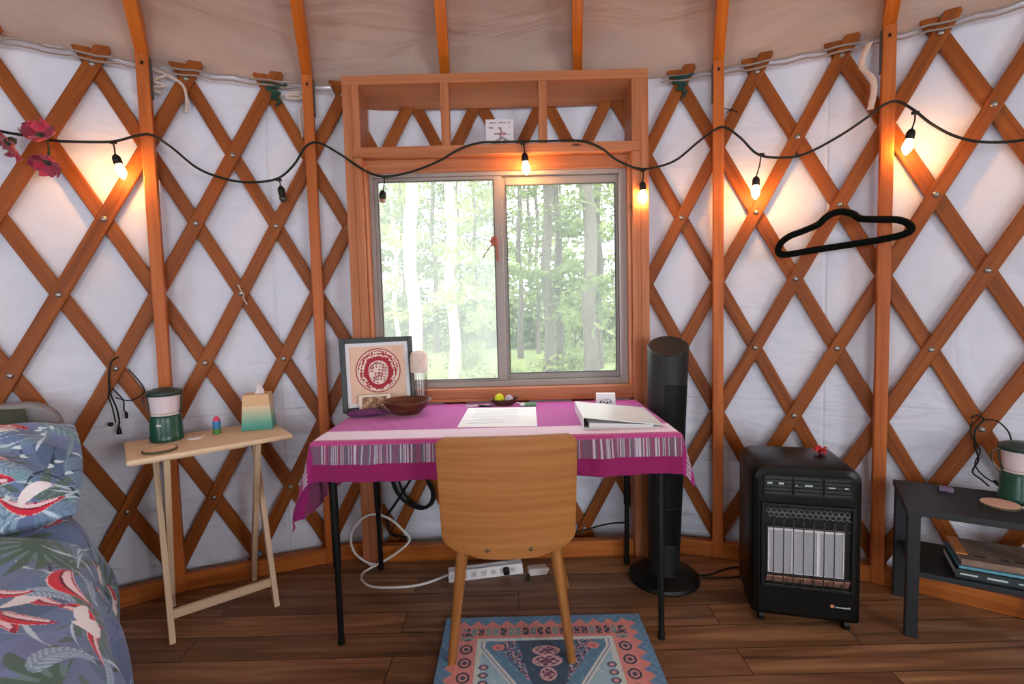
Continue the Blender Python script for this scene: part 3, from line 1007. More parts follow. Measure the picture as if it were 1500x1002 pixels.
# ------------------------------------------------------------------ cloth over the desk
def lin(r, g, b):
    return np.array(srgb(r, g, b)[:3])
def cloth():
    ovL, ovR, ovF, ovB = .27, .115, .135, .012
    xs = np.linspace(tx0-ovL, tx1+ovR, 760)
    ys = np.linspace(ty0-ovF, ty1+ovB, 230)
    X, Y = np.meshgrid(xs, ys, indexing='ij')
    ox = np.where(X < tx0, X-tx0, np.where(X > tx1, X-tx1, 0))
    oy = np.where(Y < ty0, Y-ty0, np.where(Y > ty1, Y-ty1, 0))
    # the hem of the right and left ends is cut back towards the rear
    d = np.hypot(ox, oy)
    dn = np.maximum(d, 1e-6)
    ux, uy = ox/dn, oy/dn
    perim = X*1.0+Y*1.3
    corner = (np.abs(ux)*np.abs(uy))*2
    wave = .022*np.sin(perim*17+.8)*(d/.13)+.010*np.sin(perim*41)*(d/.13)
    rad = .010*np.minimum(1, d/.012)+.10*d+np.maximum(0, wave)*(.55-.45*corner)+.16*d*corner
    rad = rad+np.where(uy < -.9, np.maximum(0, .010*np.sin(X*23+1)+.006*np.sin(X*51))*(d/.13), 0)
    px = np.clip(X, tx0, tx1)+ux*rad
    py = np.clip(Y, ty0, ty1)+uy*rad
    pz = TZ+.006-np.maximum(0, d-.006)*.975
    # soft creases lying on the top at the left
    top = (d < 1e-6)
    cr = .004*np.exp(-((X+.52)/.13)**2-((Y-1.83)/.05)**2)*np.sin((X+.4*Y)*90)
    pz = pz+np.where(top, np.maximum(cr, 0), 0)
    Pt = np.stack([px, py, pz], -1)
    rng = np.random.default_rng(2)
    C = np.zeros(X.shape+(3,))
    C[:] = lin(178, 54, 152)
    warm = np.clip((X+.1)/.8, 0, 1)[..., None]
    C = C*(1-.25*warm)+lin(166, 40, 96)*.25*warm
    dist_front = Y-ty0                      # woven bands run along the long side
    band = (dist_front > .012) & (dist_front < .128)
    weave = ((np.floor(X/.006)+np.floor(Y/.006)) % 2)[..., None]
    noise = rng.random(X.shape)[..., None]
    pale = lin(238, 220, 236)*(1-.28*weave*noise)+lin(206, 120, 164)*.28*weave*noise
    C = np.where(band[..., None], pale, C)
    line = (dist_front > -.018) & (dist_front <= .012)
    C = np.where(line[..., None], lin(178, 52, 120)*(1-.3*noise)+lin(214, 130, 176)*.3*noise, C)
    stripe = (dist_front > -.078) & (dist_front <= -.018)
    ph = np.floor(X/.0023).astype(int)
    rs1 = rng.random(4000)[ph % 4000]
    st_c = np.where((rs1 < .30)[..., None], lin(190, 182, 192), np.where((rs1 < .72)[..., None], lin(104, 92, 106), lin(142, 66, 100)))
    C = np.where(stripe[..., None], st_c*(.85+.3*noise), C)
    hem = dist_front <= -.078
    C = np.where(hem[..., None], lin(138, 26, 88), C)
    side = (X < tx0-.010) | (X > tx1+.014)
    C = np.where(side[..., None], lin(150, 32, 104), C)
    # dotted woven strip near the drooping left and right ends
    endl = (X < tx0-.05) & (X > tx0-.085) | (X > tx1+.045) & (X < tx1+.085)
    dots = ((np.floor(Y/.004) % 2) == 0)[..., None]
    C = np.where(endl[..., None], np.where(dots, lin(206, 196, 204), lin(110, 46, 84)), C)
    col = np.concatenate([np.clip(C, 0, 1), np.ones(X.shape+(1,))], -1)
    mb = MB().grid(Pt)
    mb.col = col
    return mb
cl = cloth().build('tablecloth', 'woven', world=True, loc=(0, 1.9, TZ), sharp=3)
md = cl.modifiers.new('thickness', 'SOLIDIFY')
md.thickness = .0016
md.offset = -1
tag(cl, 'purple and crimson woven cloth with striped band draped over the desk', 'tablecloth')
TOP = TZ+.0075

# ------------------------------------------------------------------ chair
t = thing('dining_chair', 'moulded plywood chair with curved back and splayed legs at the desk', 'chair', (-.03, 1.77, 0), .02)
def shell_pt(u, z):
    """u across, z up; back panel curved around the sitter, seen from behind"""
    R = .40
    th = u/R
    y = -.285+R*(1-cos(th))*.62+(z-.40)*(-.10)+.02*((z-.58)/.18)**2*.3
    return (R*sin(th), y, z)
def back_panel():
    hw_t, hw_b, z0, z1 = .222, .212, .405, .778
    ps = []
    nz_, nu = 28, 30
    for i in range(nz_+1):
        z = z0+(z1-z0)*i/nz_
        hw = hw_b+(hw_t-hw_b)*i/nz_
        zz = z-z0
        rb, rt_ = .062, .03
        if zz < rb:
            hw -= .125*(1-math.sqrt(max(0, 1-((rb-zz)/rb)**2)))
        if z1-z < rt_:
            hw -= rt_*(1-math.sqrt(max(0, 1-((rt_-(z1-z))/rt_)**2)))
        row = []
        for j in range(nu+1):
            u = hw*(2*j/nu-1)
            zc = z+.006*(1-(u/.22)**2)*(i/nz_)-.008*(1-(u/.15)**2)*max(0, 1-zz/.05)
            row.append(shell_pt(u, zc))
        ps.append(row)
    uv = [[(u[0]*1.0, u[2]) for u in row] for row in ps]
    return MB().grid(ps, uvs=uv)
bk = back_panel().build('backrest', 'beech', t, solid=.011)
bv = bk.modifiers.new('bevel', 'BEVEL')
bv.width = .003
bv.segments = 2
bv.limit_method = 'ANGLE'
st = []
for i in range(21):
    v = i/20
    y = -.262+.47*v
    hw = .205-.02*v
    if v > .8:
        hw -= .09*(1-math.sqrt(max(0, 1-((v-.8)/.2)**2)))
    if v < .1:
        hw -= .02
    st.append([(hw*(2*j/20-1), y, .432+.012*(2*j/20-1)**2-.012*sin(pi*v)+.010*max(0, v-.8)*-5*.2) for j in range(21)])
MB().grid(st, uvs=[[(p[1], p[0]) for p in row] for row in st]).build('seat', 'beech', t, solid=.012)
mb = MB().bar((-.15, -.2, .405), (.15, -.2, .405), .05, .022).bar((-.15, .14, .405), (.15, .14, .405), .05, .022).bar((0, -.2, .405), (0, .14, .405), .06, .02)
mb.build('seat_support', 'beech', t, .003)
for (tx_, ty_, bx, by) in ((-.145, -.2, -.196, -.196), (.145, -.2, .194, -.208), (.145, .14, .232, .236), (-.145, .14, -.22, .236)):
    n = 10
    pts = [(tx_+(bx-tx_)*k/n, ty_+(by-ty_)*k/n, .415-(.415-.006)*k/n) for k in range(n+1)]
    rr = [.0195-.0062*k/n for k in range(n+1)]
    lg = MB().tube(pts, rr, 18).build('leg', 'beech', t)
    MB().lathe([(.0128, 0), (.0132, .006)], 16, (bx, by, 0)).build('foot_cap', 'black_plastic', lg)
for u in (-.066, .066):
    p = Vector(shell_pt(u, .428))
    MB().lathe([(.0065, 0), (.0062, .002), (.004, .0042), (.0015, .0048)], 14, p+Vector((0, -.0055, 0)), rotm('X', pi/2)).build('bolt', 'brass', t)

# ------------------------------------------------------------------ folding tray table, left
TA = .67
tl = thing('tray_table', 'pale pine folding tray table beside the bed', 'side table', (-1.185, 1.945, 0), TA)
MB().box((0, 0, .671), (.525, .335, .018)).build('tabletop', 'pine', tl, .005)
MB().box((-.07, -.075, .652), (.36, .035, .02)).build('batten', 'pine', tl, .002)
MB().box((-.0, .075, .652), (.40, .035, .02)).build('batten', 'pine', tl, .002)
for x, s in ((-.172, 1), (.172, -1)):
    MB().bar((x, -.148, .0), (x, .10, .655), .020, .032, (0, -1, .3)).build('leg', 'pine', tl, .002)
    MB().bar((x+s*.0235, .14, .0), (x+s*.0235, -.10, .655), .020, .032, (0, 1, .3)).build('leg', 'pine', tl, .002)
MB().bar((-.162, -.115, .09), (.162, -.115, .09), .016, .032).build('stretcher', 'pine', tl, .002)
TT = .680
def on_tray(x, y):
    """desk-top coordinates of the tray -> world"""
    return (-1.185+x*cos(TA)-y*sin(TA), 1.945+x*sin(TA)+y*cos(TA), TT)

def lantern(loc, rotz, label):
    t = thing('camping_lantern', label, 'lantern', loc, rotz, 'green camping lanterns')
    MB().lathe([(.050, 0), (.056, .004), (.057, .022), (.054, .027), (.0535, .088), (.050, .098), (.044, .102)], 40).build('base', 'lantern_green', t)
    MB().lathe([(.043, .102), (.043, .108), (.047, .112), (.052, .178)], 40).build('globe', 'frosted', t)
    MB().lathe([(.058, .176), (.0605, .180), (.0605, .188), (.056, .195), (.03, .203), (.012, .205)], 40).build('cap', 'lantern_dark', t)
    MB().lathe([(.0475, .101), (.0475, .108)], 40).build('collar', 'off_white', t)
    for s in (1, -1):
        MB().tube([(s*.054, 0, .184), (s*.062, 0, .17), (s*.060, .0, .14), (s*.049, 0, .105)], .003, 8).build('cage_wire', 'lantern_dark', t)
    MB().tube(smooth_path([(-.060, 0, .178), (-.078, .004, .165), (-.075, .006, .13), (-.056, .0, .100)], 5), .0022, 8).build('bail_handle', 'steel_wire', t)
    MB().box((.0, -.0545, .068), (.018, .003, .008)).build('switch', 'logo_grey', t, .001)
    return t
lp = on_tray(-.13, .085)
lantern(lp, .15, 'green camping lantern with white globe standing on the tray table')
# wooden coaster with a raised dark rim
p = on_tray(-.165, -.085)
t = thing('coaster', 'round wooden coaster with dark rim at the front left of the tray table', 'coaster', p, .4)
MB().lathe([(.048, 0), (.053, .002), (.053, .009), (.0505, .0095), (.0505, .006), (.001, .006)], 48).build('rim', 'olive', t)
MB().lathe([(.0502, .005), (.0502, .0088), (.001, .0088)], 48).build('disc', 'cork', t)
p = on_tray(-.045, .035)
t = thing('paper_tag', 'small round white paper tag lying beside the lantern', 'paper tag', p, .3)
MB().lathe([(.026, 0), (.027, .0015), (.026, .003), (.001, .0032)], 30, sx=1, sy=.8).build('disc', 'paper', t)
MB().tube(smooth_path([(.02, .012, .003), (.03, .02, .006), (.034, .008, .004)], 5), .0015, 6).build('string', 'paper', t)
# little striped bottle
p = on_tray(.035, .06)
t = thing('balm_bottle', 'tiny bottle banded pink, blue and green on the tray table', 'bottle', p)
MB().lathe([(.0135, 0), (.0145, .002), (.0145, .022)], 24).build('green_base', 'green_tube', t)
MB().lathe([(.0145, .022), (.0145, .048), (.0135, .053)], 24).build('body', 'blue_tube', t)
MB().lathe([(.0125, .053), (.0125, .058), (.010, .066), (.004, .071)], 24).build('cap', 'pink_cap', t)
# tissue box
p = on_tray(.19, .06)
t = thing('tissue_box', 'tapered wooden tissue box dipped in teal paint', 'tissue box', p, .30)
def frustum(w0, d0, w1, d1, h, z0=0):
    V = [(-w0/2, -d0/2, z0), (w0/2, -d0/2, z0), (w0/2, d0/2, z0), (-w0/2, d0/2, z0), (-w1/2, -d1/2, h), (w1/2, -d1/2, h), (w1/2, d1/2, h), (-w1/2, d1/2, h)]
    F = [(3, 2, 1, 0), (0, 1, 5, 4), (1, 2, 6, 5), (2, 3, 7, 6), (3, 0, 4, 7)]
    m = MB()
    m.add(V, F)
    iw, idp = w1*.30, d1*.16
    V2 = [V[4], V[5], V[6], V[7], (-iw, -idp, h), (iw, -idp, h), (iw, idp, h), (-iw, idp, h), (-iw, -idp, h-.012), (iw, -idp, h-.012), (iw, idp, h-.012), (-iw, idp, h-.012)]
    m.add(V2, [(0, 1, 5, 4), (1, 2, 6, 5), (2, 3, 7, 6), (3, 0, 4, 7), (4, 5, 9, 8), (5, 6, 10, 9), (6, 7, 11, 10), (7, 4, 8, 11), (8, 9, 10, 11)])
    return m
frustum(.118, .105, .098, .09, .145).build('box', 'ombre', t, .002)
tp = []
for i in range(11):
    v = i/10
    tp.append([((.020-.006*v)*(2*j/10-1)+.012*v+.006*sin(v*5), .008*sin(j*.9+v*3)*(.4+v)+.005*cos(j*1.7), .136+.058*v+.010*v*sin(j*1.1)) for j in range(11)])
MB().grid(tp).build('tissue', 'tissue', t, solid=.0008)

# ------------------------------------------------------------------ black side table, right
SA = -.53
ORG = Vector((1.341, 1.677, 0))
ex, ey = Vector((cos(SA), sin(SA), 0)), Vector((-sin(SA), cos(SA), 0))
cen = ORG+ex*.20+ey*.135
ts_ = thing('low_shelf_table', 'low black two tier table in front of the lattice at the right edge', 'side table', tuple(cen), SA)
MB().box((0, 0, .439), (.435, .325, .022)).build('tabletop', 'black_shelf', ts_, .003)
MB().box((0, 0, .219), (.395, .285, .018)).build('lower_shelf', 'black_shelf', ts_, .002)
for x in (-.195, .195):
    for y in (-.14, .14):
        MB().box((x, y, .214), (.036, .036, .428)).build('leg', 'black_shelf', ts_, .003)
def on_shelf(x, y, z=.45):
    p = cen+ex*x+ey*y
    return (p.x, p.y, z)
def ws(px_, py_, z=.45):
    return (px_, py_, z)
lantern(ws(1.735, 1.705), -.35, 'green camping lantern cut off at the right edge, on the black table')
t = thing('coaster', 'oval looking pale wooden disc lying on the black low table', 'coaster', ws(1.628, 1.663), -.4)
MB().lathe([(.050, 0), (.052, .001), (.052, .007), (.051, .008)], 48).build('edge', 'olive', t)
MB().lathe([(.0508, .0076), (.0508, .0086), (.001, .0086)], 48).build('disc', 'coaster_pink', t)
t = thing('trinket_box', 'tiny purple box near the back corner of the black low table', 'box', ws(1.563, 1.80), -.7)
MB().box((0, 0, .009), (.042, .026, .018)).build('body', 'purple_box', t, .004)
MB().box((-.0225, 0, .009), (.003, .022, .015)).build('end_cap', 'black_plastic', t, .001)
t = thing('paper_slip', 'small white slip of paper beside the right hand lantern', 'paper', ws(1.697, 1.632), -.2)
MB().box((0, 0, .0012), (.05, .03, .0024)).build('sheet', 'paper', t, .0004)
# books on the lower shelf
SZ = .228
def book(w, d, h, loc, rz, cover, label, spine_marks=(), lip=.004):
    t = thing('book', label, 'book', loc, rz, 'books on the black low table')
    mb = MB().box((0, 0, .0015), (w, d, .003)).box((0, 0, h-.0015), (w, d, .003)).box((0, -d/2+.0015, h/2), (w, .003, h))
    mb.build('cover', cover, t, .0008)
    MB().box((0, .002, h/2), (w-2*lip, d-2*lip, h-.0062)).build('pages', 'pages', t)
    for (x, wd, hh, mt) in spine_marks:
        MB().box((x, -d/2-.0004, h/2), (wd, .0012, hh)).build('spine_mark', mt, t)
    return t
bc = on_shelf(.055, -.03, SZ)
book(.270, .19, .030, bc, SA, 'book_dark', 'thick dark book at the bottom of the stack with a yellow sticker', ((.085, .011, .028, 'yellow_mark'), (-.10, .045, .005, 'logo_grey'), (-.03, .05, .006, 'logo_grey'), (.035, .03, .004, 'logo_grey')))
bc2 = on_shelf(.060, -.026, SZ+.0305)
book(.262, .185, .010, bc2, SA+.02, 'book_teal', 'thin teal edged book in the middle of the stack')
bc3 = on_shelf(.060, -.024, SZ+.041)
t = book(.252, .18, .024, bc3, SA+.03, 'book_tan', 'open tan papered book on top of the stack on the low table')
MB().bar((-.118, -.06, .027), (-.118, .075, .030), .030, .004).build('bookmark', 'orange_page', t, .001)
for k, (x, y, w) in enumerate(((-.07, -.055, .03), (-.01, -.055, .02), (.03, -.055, .028), (.08, -.052, .03))):
    MB().box((x, y, .0243), (w, .012, .0008)).build('title_mark', 'ink', t)

# ------------------------------------------------------------------ gas heater
HA = -.265
hc = Vector((1.005, 1.712, 0))+Vector((-sin(HA), cos(HA), 0))*.14
th = thing('cabinet_heater', 'black portable gas heater with ceramic panels standing on casters', 'heater', tuple(hc), HA)
HW, HD, HB, HT = .345, .285, .036, .582
# body: rounded at the top and the vertical edges
def heater_body():
    rows = []
    for (ins, y) in ((.02, -HD/2), (.006, -HD/2+.006), (0, -HD/2+.022), (0, HD/2-.02), (.006, HD/2-.004), (.02, HD/2)):
        o = rrect(HW-2*ins, HT-HB-2*ins, .05-ins*.5, 7, 0, (HT+HB)/2, .012)
        rows.append([(x, y, z) for x, z in o])
    m = MB().grid(rows, closed=True)
    n = len(rows[0])
    m.add(rows[0], [tuple(range(n))])
    m.add(rows[-1], [tuple(reversed(range(n)))])
    return m
heater_body().build('case', 'heater_case', th, sharp=.5)
yf = -HD/2
ring(-.138, .140, .478, .552, .006, yf-.006, yf+.001).build('control_bezel', 'black_plastic', th, .001)
for (x0, x1) in ((-.132, -.048), (-.042, .046), (.052, .134)):
    m = MB()
    for k in range(5):
        m.box(((x0+x1)/2, yf-.002, .488+k*.0135), (x1-x0, .006, .0105))
    m.build('control_panel', 'dark_grey', th, .001)
for (x, z, w, h) in ((-.118, .523, .016, .006), (-.082, .523, .016, .006), (-.034, .519, .005, .004), (.004, .520, .024, .005), (.074, .517, .02, .003), (.118, .517, .012, .004)):
    MB().box((x, yf-.006, z), (w, .0016, h)).build('panel_mark', 'logo_grey', th)
# burner opening
ring(-.145, .147, .150, .452, .012, yf-.012, yf+.002).build('grille_frame', 'black_plastic', th, .003)
MB().box((.001, yf-.0005, .301), (.268, .003, .278)).build('burner_recess', 'black_metal', th)
hx = MB()
for r in range(2):
    for k in range(15):
        x = -.122+k*.0175+(r*.00875)
        hx.tube([(x+.0085*cos(a*pi/3+pi/6), yf-.004, .426-r*.0152+.0085*sin(a*pi/3+pi/6)) for a in range(6)], .0011, 5, closed=True)
hx.build('honeycomb_mesh', 'honeycomb', th)
for k in range(3):
    x = -.084+k*.079
    pl = MB().box((x, yf-.005, .285), (.072, .007, .155)).build('ceramic_panel', 'ceramic', th, .001)
    ring(x-.0395, x+.0395, .204, .368, .008, yf-.012, yf-.003, .005, .005, .010, .003).build('panel_rim', 'ceramic_rim', pl, .001)
MB().bar((-.128, yf-.009, .182), (.130, yf-.009, .182), .004, .034, (0, -.55, .83)).build('reflector', 'reflector', th, .001)
for k in range(6):
    x = -.105+k*.042
    MB().box((x, yf-.0125, .182), (.003, .002, .03)).build('reflector_rib', 'black_metal', th)
for k in range(8):
    x = -.108+k*.0312
    zt = .402
    MB().tube(smooth_path([(x, yf-.022, .160), (x, yf-.024, .28), (x, yf-.024, zt-.014), (x+.004, yf-.022, zt-.003), (x+.012, yf-.010, zt)], 4), .0018, 6).build('guard_bar', 'steel_wire', th)
for z in (.205, .372):
    MB().tube([(-.130, yf-.023, z), (.130, yf-.023, z)], .0017, 6).build('cross_bar', 'steel_wire', th)
MB().prism(rrect(.011, .011, .002, 3, .083, .098), .0016, None, (0, yf-.0012, 0)).build('badge', 'logo_orange', th)
m = MB()
for k, (w, h) in enumerate(((.003, .004), (.004, .0045), (.0035, .004), (.0035, .004), (.004, .004), (.0045, .004), (.0035, .004), (.003, .004), (.004, .006))):
    m.box((.0935+k*.0052, yf-.0005, .0955+(h-.004)/2), (w, .0014, h))
m.build('badge_lettering', 'logo_grey', th)
for x in (-.135, .135):
    for y in (-.105, .105):
        c_ = MB().tube([(x-.009, y, .021), (x+.009, y, .021)], .021, 18)
        o = c_.build('caster', 'black_plastic', th)
        MB().box((x, y, .040), (.026, .026, .016)).build('caster_fork', 'grey_black', o, .002)
t = thing('ribbon_bow', 'small red ribbon flower lying on top of the black heater', 'ribbon', (1.145, 1.868, HT), .4)
m = MB()
for k in range(6):
    a = k*pi/3+.2
    g_ = []
    for i in range(6):
        v = i/5
        g_.append([(cos(a)*.034*v-sin(a)*.013*(2*j/4-1)*sin(pi*min(1, v+.12)), sin(a)*.034*v+cos(a)*.013*(2*j/4-1)*sin(pi*min(1, v+.12)), .003+.022*sin(pi*v)*(1 if k % 2 else .5)) for j in range(5)])
    m.grid(g_)
m.build('petals', 'red', t, solid=.001)
MB().lathe([(.005, 0), (.006, .006), (.004, .012), (.001, .014)], 12).build('knot', 'felt_dark', t)

# ------------------------------------------------------------------ tower fan
t = thing('tower_fan', 'tall black tower fan with slanted top on a round base', 'fan', (.617, 2.075, 0), -.25)
MB().lathe([(.143, 0), (.146, .006), (.142, .018), (.11, .030), (.07, .037), (.06, .05)], 64).build('base', 'black_plastic', t)
rows = []
N = 48
for k in range(16):
    z = .045+(.985-.045)*k/15
    f = k/15
    r = .063+.018*f
    row = []
    for j in range(N):
        a = 2*pi*j/N
        x, y = r*cos(a), r*sin(a)*.95
        zz = z+(f**6)*(y*.42)
        row.append((x+.020*f, y-.035*f, zz))
    rows.append(row)
ct = rows[-1]
for ins in (.004, .012):
    cxm, cym, czm = (sum(p[i] for p in ct)/N for i in range(3))
    rows.append([(cxm+(p[0]-cxm)*(1-ins*11), cym+(p[1]-cym)*(1-ins*11), p[2]+(.004 if ins < .01 else .005)) for p in ct])
m = MB().grid(rows, closed=True)
m.add(rows[0], [tuple(reversed(range(N)))])
bd = m.build('body', 'grey_black', t, sharp=.5)
tp_ = rows[-1]
MB().add([(p[0], p[1], p[2]+.0006) for p in tp_], [tuple(range(N))]).build('control_top', 'black_plastic', t)
gr = MB()
for k in range(26):
    a = -pi/2-.15+(k/25)*1.35
    pts = []
    for q in range(13):
        f = .13+.71*q/12
        r = .063+.018*f+.0012
        pts.append((r*cos(a)+.020*f, r*sin(a)*.95-.035*f, .045+.94*f))
    gr.tube(pts, .0013, 5)
for f in (.13, .3, .55, .70, .84):
    r = .063+.018*f+.0018
    gr.tube([(r*cos(-pi/2-.15+1.35*k/16)+.020*f, r*sin(-pi/2-.15+1.35*k/16)*.95-.035*f, .045+.94*f) for k in range(17)], .002, 5)
gr.build('air_grille', 'black_plastic', t)
MB().tube(smooth_path([(.06, .06, .02), (.16, .04, .006), (.28, .13, .005), (.35, .155, .005), (.36, .12, .005), (.30, .06, .005), (.2, .03, .005), (.15, .02, .006)], 6), .0035, 6).build('power_cord', 'cord_black', t)

# ------------------------------------------------------------------ rug
def rug():
    x0, x1, y0, y1 = -.268, .444, .60, 1.812
    nx, ny = 285, 480
    xs, ys = np.linspace(x0, x1, nx), np.linspace(y0, y1, ny)
    X, Y = np.meshgrid(xs, ys, indexing='ij')
    W, L = x1-x0, y1-y0
    cxm, cym = (x0+x1)/2, (y0+y1)/2
    u, v = X-cxm, Y-cym
    e = np.minimum(W/2-np.abs(u), L/2-np.abs(v))           # distance to the edge
    rng = np.random.default_rng(5)
    nz = rng.random(X.shape)
    def blob(x, y, s, seed):
        return np.sin(x/s+seed)*np.cos(y/s*1.13-seed)+.6*np.sin(x/s*2.3+y/s*1.7+seed)+.4*np.cos(x/s*3.9-y/s*3.1)
    C = np.zeros(X.shape+(3,))
    C[:] = lin(98, 138, 168)
    mott = (blob(X, Y, .006, 1) > .3)
    C[mott] = lin(82, 118, 150)
    along = np.where(W/2-np.abs(u) < L/2-np.abs(v), v, u)
    ph = (along/.0525) % 1
    tooth = .024+.030*np.abs(ph-.5)*2
    pink = (e > tooth) & (e < .122)
    C[pink] = lin(206, 134, 124)
    C[pink & (nz > .72)] = lin(192, 116, 110)
    blk = (e > .060) & (e < .108)
    cell = np.floor(along/.026)
    incell = np.abs((along/.026) % 1-.5) < .40
    ch = (np.sin(cell*12.9898)*43758.5) % 1
    deep = blk & incell & (np.abs(e-.087) < .021)
    body = blob(X, Y, .0045, 3) > -.55
    C[deep & (ch < .55) & body] = lin(52, 58, 76)
    C[deep & (ch < .55) & ~body] = lin(190, 136, 132)
    C[deep & (ch >= .55) & body] = lin(112, 140, 140)
    C[deep & (ch >= .55) & ~body] = lin(176, 146, 140)
    ln_ = (e > .114) & (e < .122)
    C[ln_] = lin(204, 124, 122)
    field = e >= .122
    C[field] = lin(196, 208, 200)
    C[field & (e > .142)] = lin(150, 182, 194)
    C[field & (blob(X, Y, .012, 2) > .9)] = lin(170, 196, 200)
    # hexagonal medallions repeating along the rug
    vv = (L/2-.135-v)                                       # from the far end
    per = .47
    q = (vv % per)
    hexw = np.where(q < .035, .205, .205-(q-.035)*.62)
    inhex = field & (np.abs(u) < hexw) & (vv > .004)
    rim = field & (np.abs(u) < hexw+.022) & (vv > -.004)
    C[rim] = lin(214, 218, 208)
    C[rim & (np.abs(np.abs(u)-hexw-.012) < .003)] = lin(116, 150, 172)
    C[inhex] = lin(88, 128, 154)
    C[inhex & (blob(X, Y, .008, 6) > .7)] = lin(104, 146, 170)
    band = inhex & (np.abs(np.abs(u)-(hexw-.075)) < .030)
    fl = blob(X, Y, .0065, 8)
    C[band & (fl > -.1)] = lin(42, 46, 74)
    C[band & (fl > .75)] = lin(206, 150, 158)
    C[band & (fl < -.9)] = lin(206, 166, 168)
    core = inhex & (np.abs(u) < hexw-.115)
    core |= inhex & (np.abs(u) < .10-(q-.0)*.23) & (q < .3)
    C[core] = lin(58, 78, 100)
    C[core & (blob(X, Y, .009, 4) > 1.0)] = lin(70, 96, 118)
    for (qc, rw, rh) in ((.055, .047, .024), (.105, .050, .028), (.165, .026, .030), (.235, .020, .022)):
        rr = ((u)/rw)**2+((q-qc)/rh)**2
        m_ = field & (rr < 1)
        C[m_] = lin(204, 160, 162)
        inner = m_ & (rr < .62)
        C[inner] = lin(66, 50, 72)
        C[inner & (blob(X, Y, .0042, 7) > .1)] = lin(214, 168, 172)
        C[m_ & (rr < .10)] = lin(120, 70, 96)
    for s in (-1, 1):
        rr = ((u-s*.160)/.021)**2+((q-.035)/.017)**2
        C[field & (rr < 1)] = lin(212, 134, 128)
        C[field & (rr < .2)] = lin(190, 104, 110)
        for qc in (.13, .165, .20, .235):
            rr = ((u-s*.205)/.016)**2+((q-qc)/.013)**2
            m_ = field & (rr < 1)
            C[m_] = lin(76, 82, 104)
            C[m_ & (rr < .3)] = lin(200, 150, 154)
    # large rosettes in the side borders
    cell2 = (v/.066) % 1-.5
    rr = ((np.abs(u)-(W/2-.088))/.022)**2+(cell2*.066/.024)**2
    sb = (W/2-np.abs(u) < .122) & (L/2-np.abs(v) > .13) & pink
    C[sb & (W/2-np.abs(u) > .058)] = lin(204, 136, 128)
    C[sb & (rr < 1)] = lin(60, 60, 78)
    C[sb & (rr < .45)] = lin(204, 142, 138)
    C[sb & (rr < .14)] = lin(70, 70, 92)
    C[e < .006] = lin(92, 132, 164)
    C *= (1.42+.32*nz)[..., None]
    Z = .006+.0006*nz+.002*np.exp(-((X-x0-.02)/.03)**2-((Y-y1+.02)/.03)**2)
    col = np.concatenate([np.clip(C, 0, 1), np.ones(X.shape+(1,))], -1)
    m = MB().grid(np.stack([X, Y, Z], -1))
    m.col = col
    o = m.build('rug', 'rug', world=True, loc=(cxm, cym, .0), sharp=3)
    md = o.modifiers.new('thickness', 'SOLIDIFY')
    md.thickness = .0055
    md.offset = -1
    return tag(o, 'blue and pink patterned rug under the chair', 'rug')
rug()

# ================================================================== BED
BO = Vector((-1.615, 1.80, 0))
BA = .722
def bed_w(lat, s, z=0):
    return (BO.x+cos(BA)*lat+sin(BA)*s, BO.y+sin(BA)*lat-cos(BA)*s, z)
t = thing('bed', 'bed with rounded grey upholstered headboard against the lattice', 'bed', tuple(BO), BA)
MB().prism(rrect(.98, .87, .10, 8, -.49, .435, .02), .07, None, (0, -.005, 0)).build('headboard', 'headboard', t, .018, segs=3)
MB().box((-.50, -1.0, .16), (.94, 1.9, .10)).build('bed_frame', 'headboard', t, .01)
for x in (-.06, -.94):
    for y in (-.1, -1.88):
        MB().box((x, y, .055), (.06, .06, .11)).build('leg', 'darkwood', t, .004)
mm = MB().box((-.495, -.985, .365), (.93, 1.93, .30))
mm.build('mattress', 'mattress', t, .05, segs=4)

